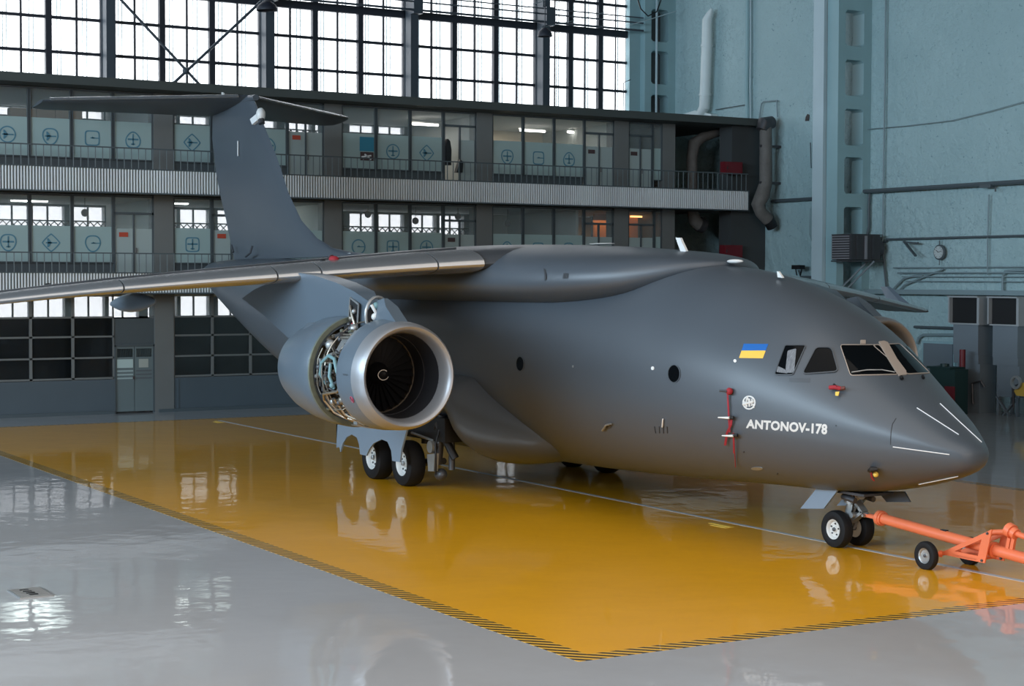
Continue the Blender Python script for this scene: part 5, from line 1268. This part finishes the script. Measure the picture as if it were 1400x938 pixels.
obj('vane_cover', MB().tube([P_(1190, 640.5, .05), P_(1195, 636.5, .1), P_(1201, 638, .06)], [.03, .05, .03], 10), black, t, True); obj('yellow_tag', MB().ball(P_(1199, 645, .06), .045, 10, 6), yellowtag, t, True)
t = thing('red_plug', 'dark red plug lying on top of the near wing', 'plug', tuple(U(457, 354, 1, -4.9)))
p = U(456.5, 354.5, 1, -4.9); obj('plug_body', MB().ball(p, .10, 12, 8, (1.2, 1, .7)), redm, t, True); obj('plug_cap', MB().ball(p+V(-.1, 0, .02), .07, 10, 6), mat('plug_dark', (.08, .01, .01), .6), t, True)
t = thing('black_plug', 'small black plug on the near wing beside the red one', 'plug', tuple(U(441, 356.5, 1, -5.0)))
obj('plug_body', MB().ball(U(441, 357, 1, -5.1), .06, 10, 6, (1.6, 1, .8)), black, t, True)
t = thing('black_plug', 'black plug on the near wing far out toward the left edge', 'plug', tuple(U(66, 391, 1, -9.6)))
obj('plug_body', MB().ball(U(66, 391, 1, -9.6), .09, 10, 6, (1.6, 1, .7)), black, t, True)

# ================================================================== TOW BAR
T0 = U(1203, 708, 1, 0); T1 = U(1398, 762.5, 1, 0); dT = (T1-T0); T2 = T1+dT*.9
tb = thing('tow_bar', 'orange steel tow bar on two small wheels hooked to the nose gear', 'tow bar', (T1[0]-.9, 0, 0))
obj('bar_tube', MB().tube([T0, T2], .085, 24), orange, tb, True)
dn_ = dT.normalized()
obj('bar_flange', MB().tube([T0-dn_*.02, T0+dn_*.05], .125, 24).tube([T0+dn_*.05, T0+dn_*.09], .11, 24), orange, tb, True)
obj('coupling_head', MB().tube([V(-2.44, 0, .575), T0], [.035, .05], 10).bar(V(-2.5, -.05, .58), T0+V(0, -.05, 0), .02, .05).bar(V(-2.5, .05, .58), T0+V(0, .05, 0), .02, .05), orange, tb)
obj('coupling_pin', MB().tube([V(-2.47, -.12, .58), V(-2.47, .12, .58)], .022, 8), steel, tb)
obj('handle_slot', MB().box(T0+dn_*1.45+V(-.06, -.03, .075), T0+dn_*1.45+V(.06, .03, .095)), black, tb)
fl_ = T0+dn_*((U(1357, 750, 1, 0)-T0).length)
obj('bar_flange', MB().tube([fl_, fl_+dn_*.06], .12, 24), orange, tb, True)
WC = U(1266, 759, 1, -.50); WC = V(-.62, -.50, .225)
for sy_ in (-1, 1):
    w_ = wheel(-.60, sy_*.50 if sy_ < 0 else .42, .225, .12, sy_, tb, hm=steel, bolts=0)
obj('axle', MB().tube([V(-.60, -.47, .22), V(-.60, .4, .22)], .035, 10), orange, tb)
for y_ in (-.20, .20):
    tri = [(-.80, .26), (.18, .76), (.28, .76), (.12, .14), (-.02, .14)]
    O3 = [(-.72, .24), (.24, .80), (.30, .22)]
    q = MB()
    pts3 = [U(1283, 757, 1, -.20), U(1356, 724, 1, -.20), U(1346, 770, 1, -.20)]
    if y_ > 0: pts3 = [V(p[0], .2, p[2]) for p in pts3]
    c3 = (pts3[0]+pts3[1]+pts3[2])/3; I3 = [c3+(p-c3)*.50 for p in pts3]
    for i in range(3):
        j = (i+1) % 3; quad = [pts3[i], pts3[j], I3[j], I3[i]]; q.prism(quad, (0, .02, 0))
    obj('side_plate', q, orange, tb)
    for p in (pts3[2]+(c3-pts3[2])*.18, pts3[1]+(c3-pts3[1])*.2): obj('bolt', MB().tube([p+V(0, -.02, 0), p+V(0, .04, 0)], .02, 8), steel_dk, tb)
    obj('axle_arm', MB().bar(V(pts3[0][0]+.05, y_*1.0, pts3[0][2]), V(-.62, y_*.9, .22), .05, .1), orange, tb)
U1 = U(1356, 728, 1, 0); U2 = U(1383, 727, 1, 0); U3 = U(1415, 742, 1, 0)
obj('jack_arm', MB().tube([U1+V(-.35, 0, -.22), U1, U2, U3+V(.5, 0, -.05)], [.05, .045, .045, .04], 12), orange, tb, True)
obj('jack_ring', MB().tube([U2+V(-.07, 0, .03), U2+V(.02, 0, 0)], .11, 16).tube([U2+V(.02, 0, 0), U2+V(.10, 0, -.03)], .085, 16), orange, tb, True)
obj('jack_bracket', MB().bar(U2+V(-.02, 0, -.05), U2+V(-.1, 0, -.4), .05, .06).bar(U2+V(.06, 0, -.05), U2+V(-.02, 0, -.42), .05, .06), orange, tb)
obj('cross_plate', MB().box((-.35, -.2, .22), (.15, .2, .25)), orange, tb)

# ------------------------------------------------------------------ tidy
for o in list(bpy.data.objects):
    if '_loc' in o: del o['_loc']
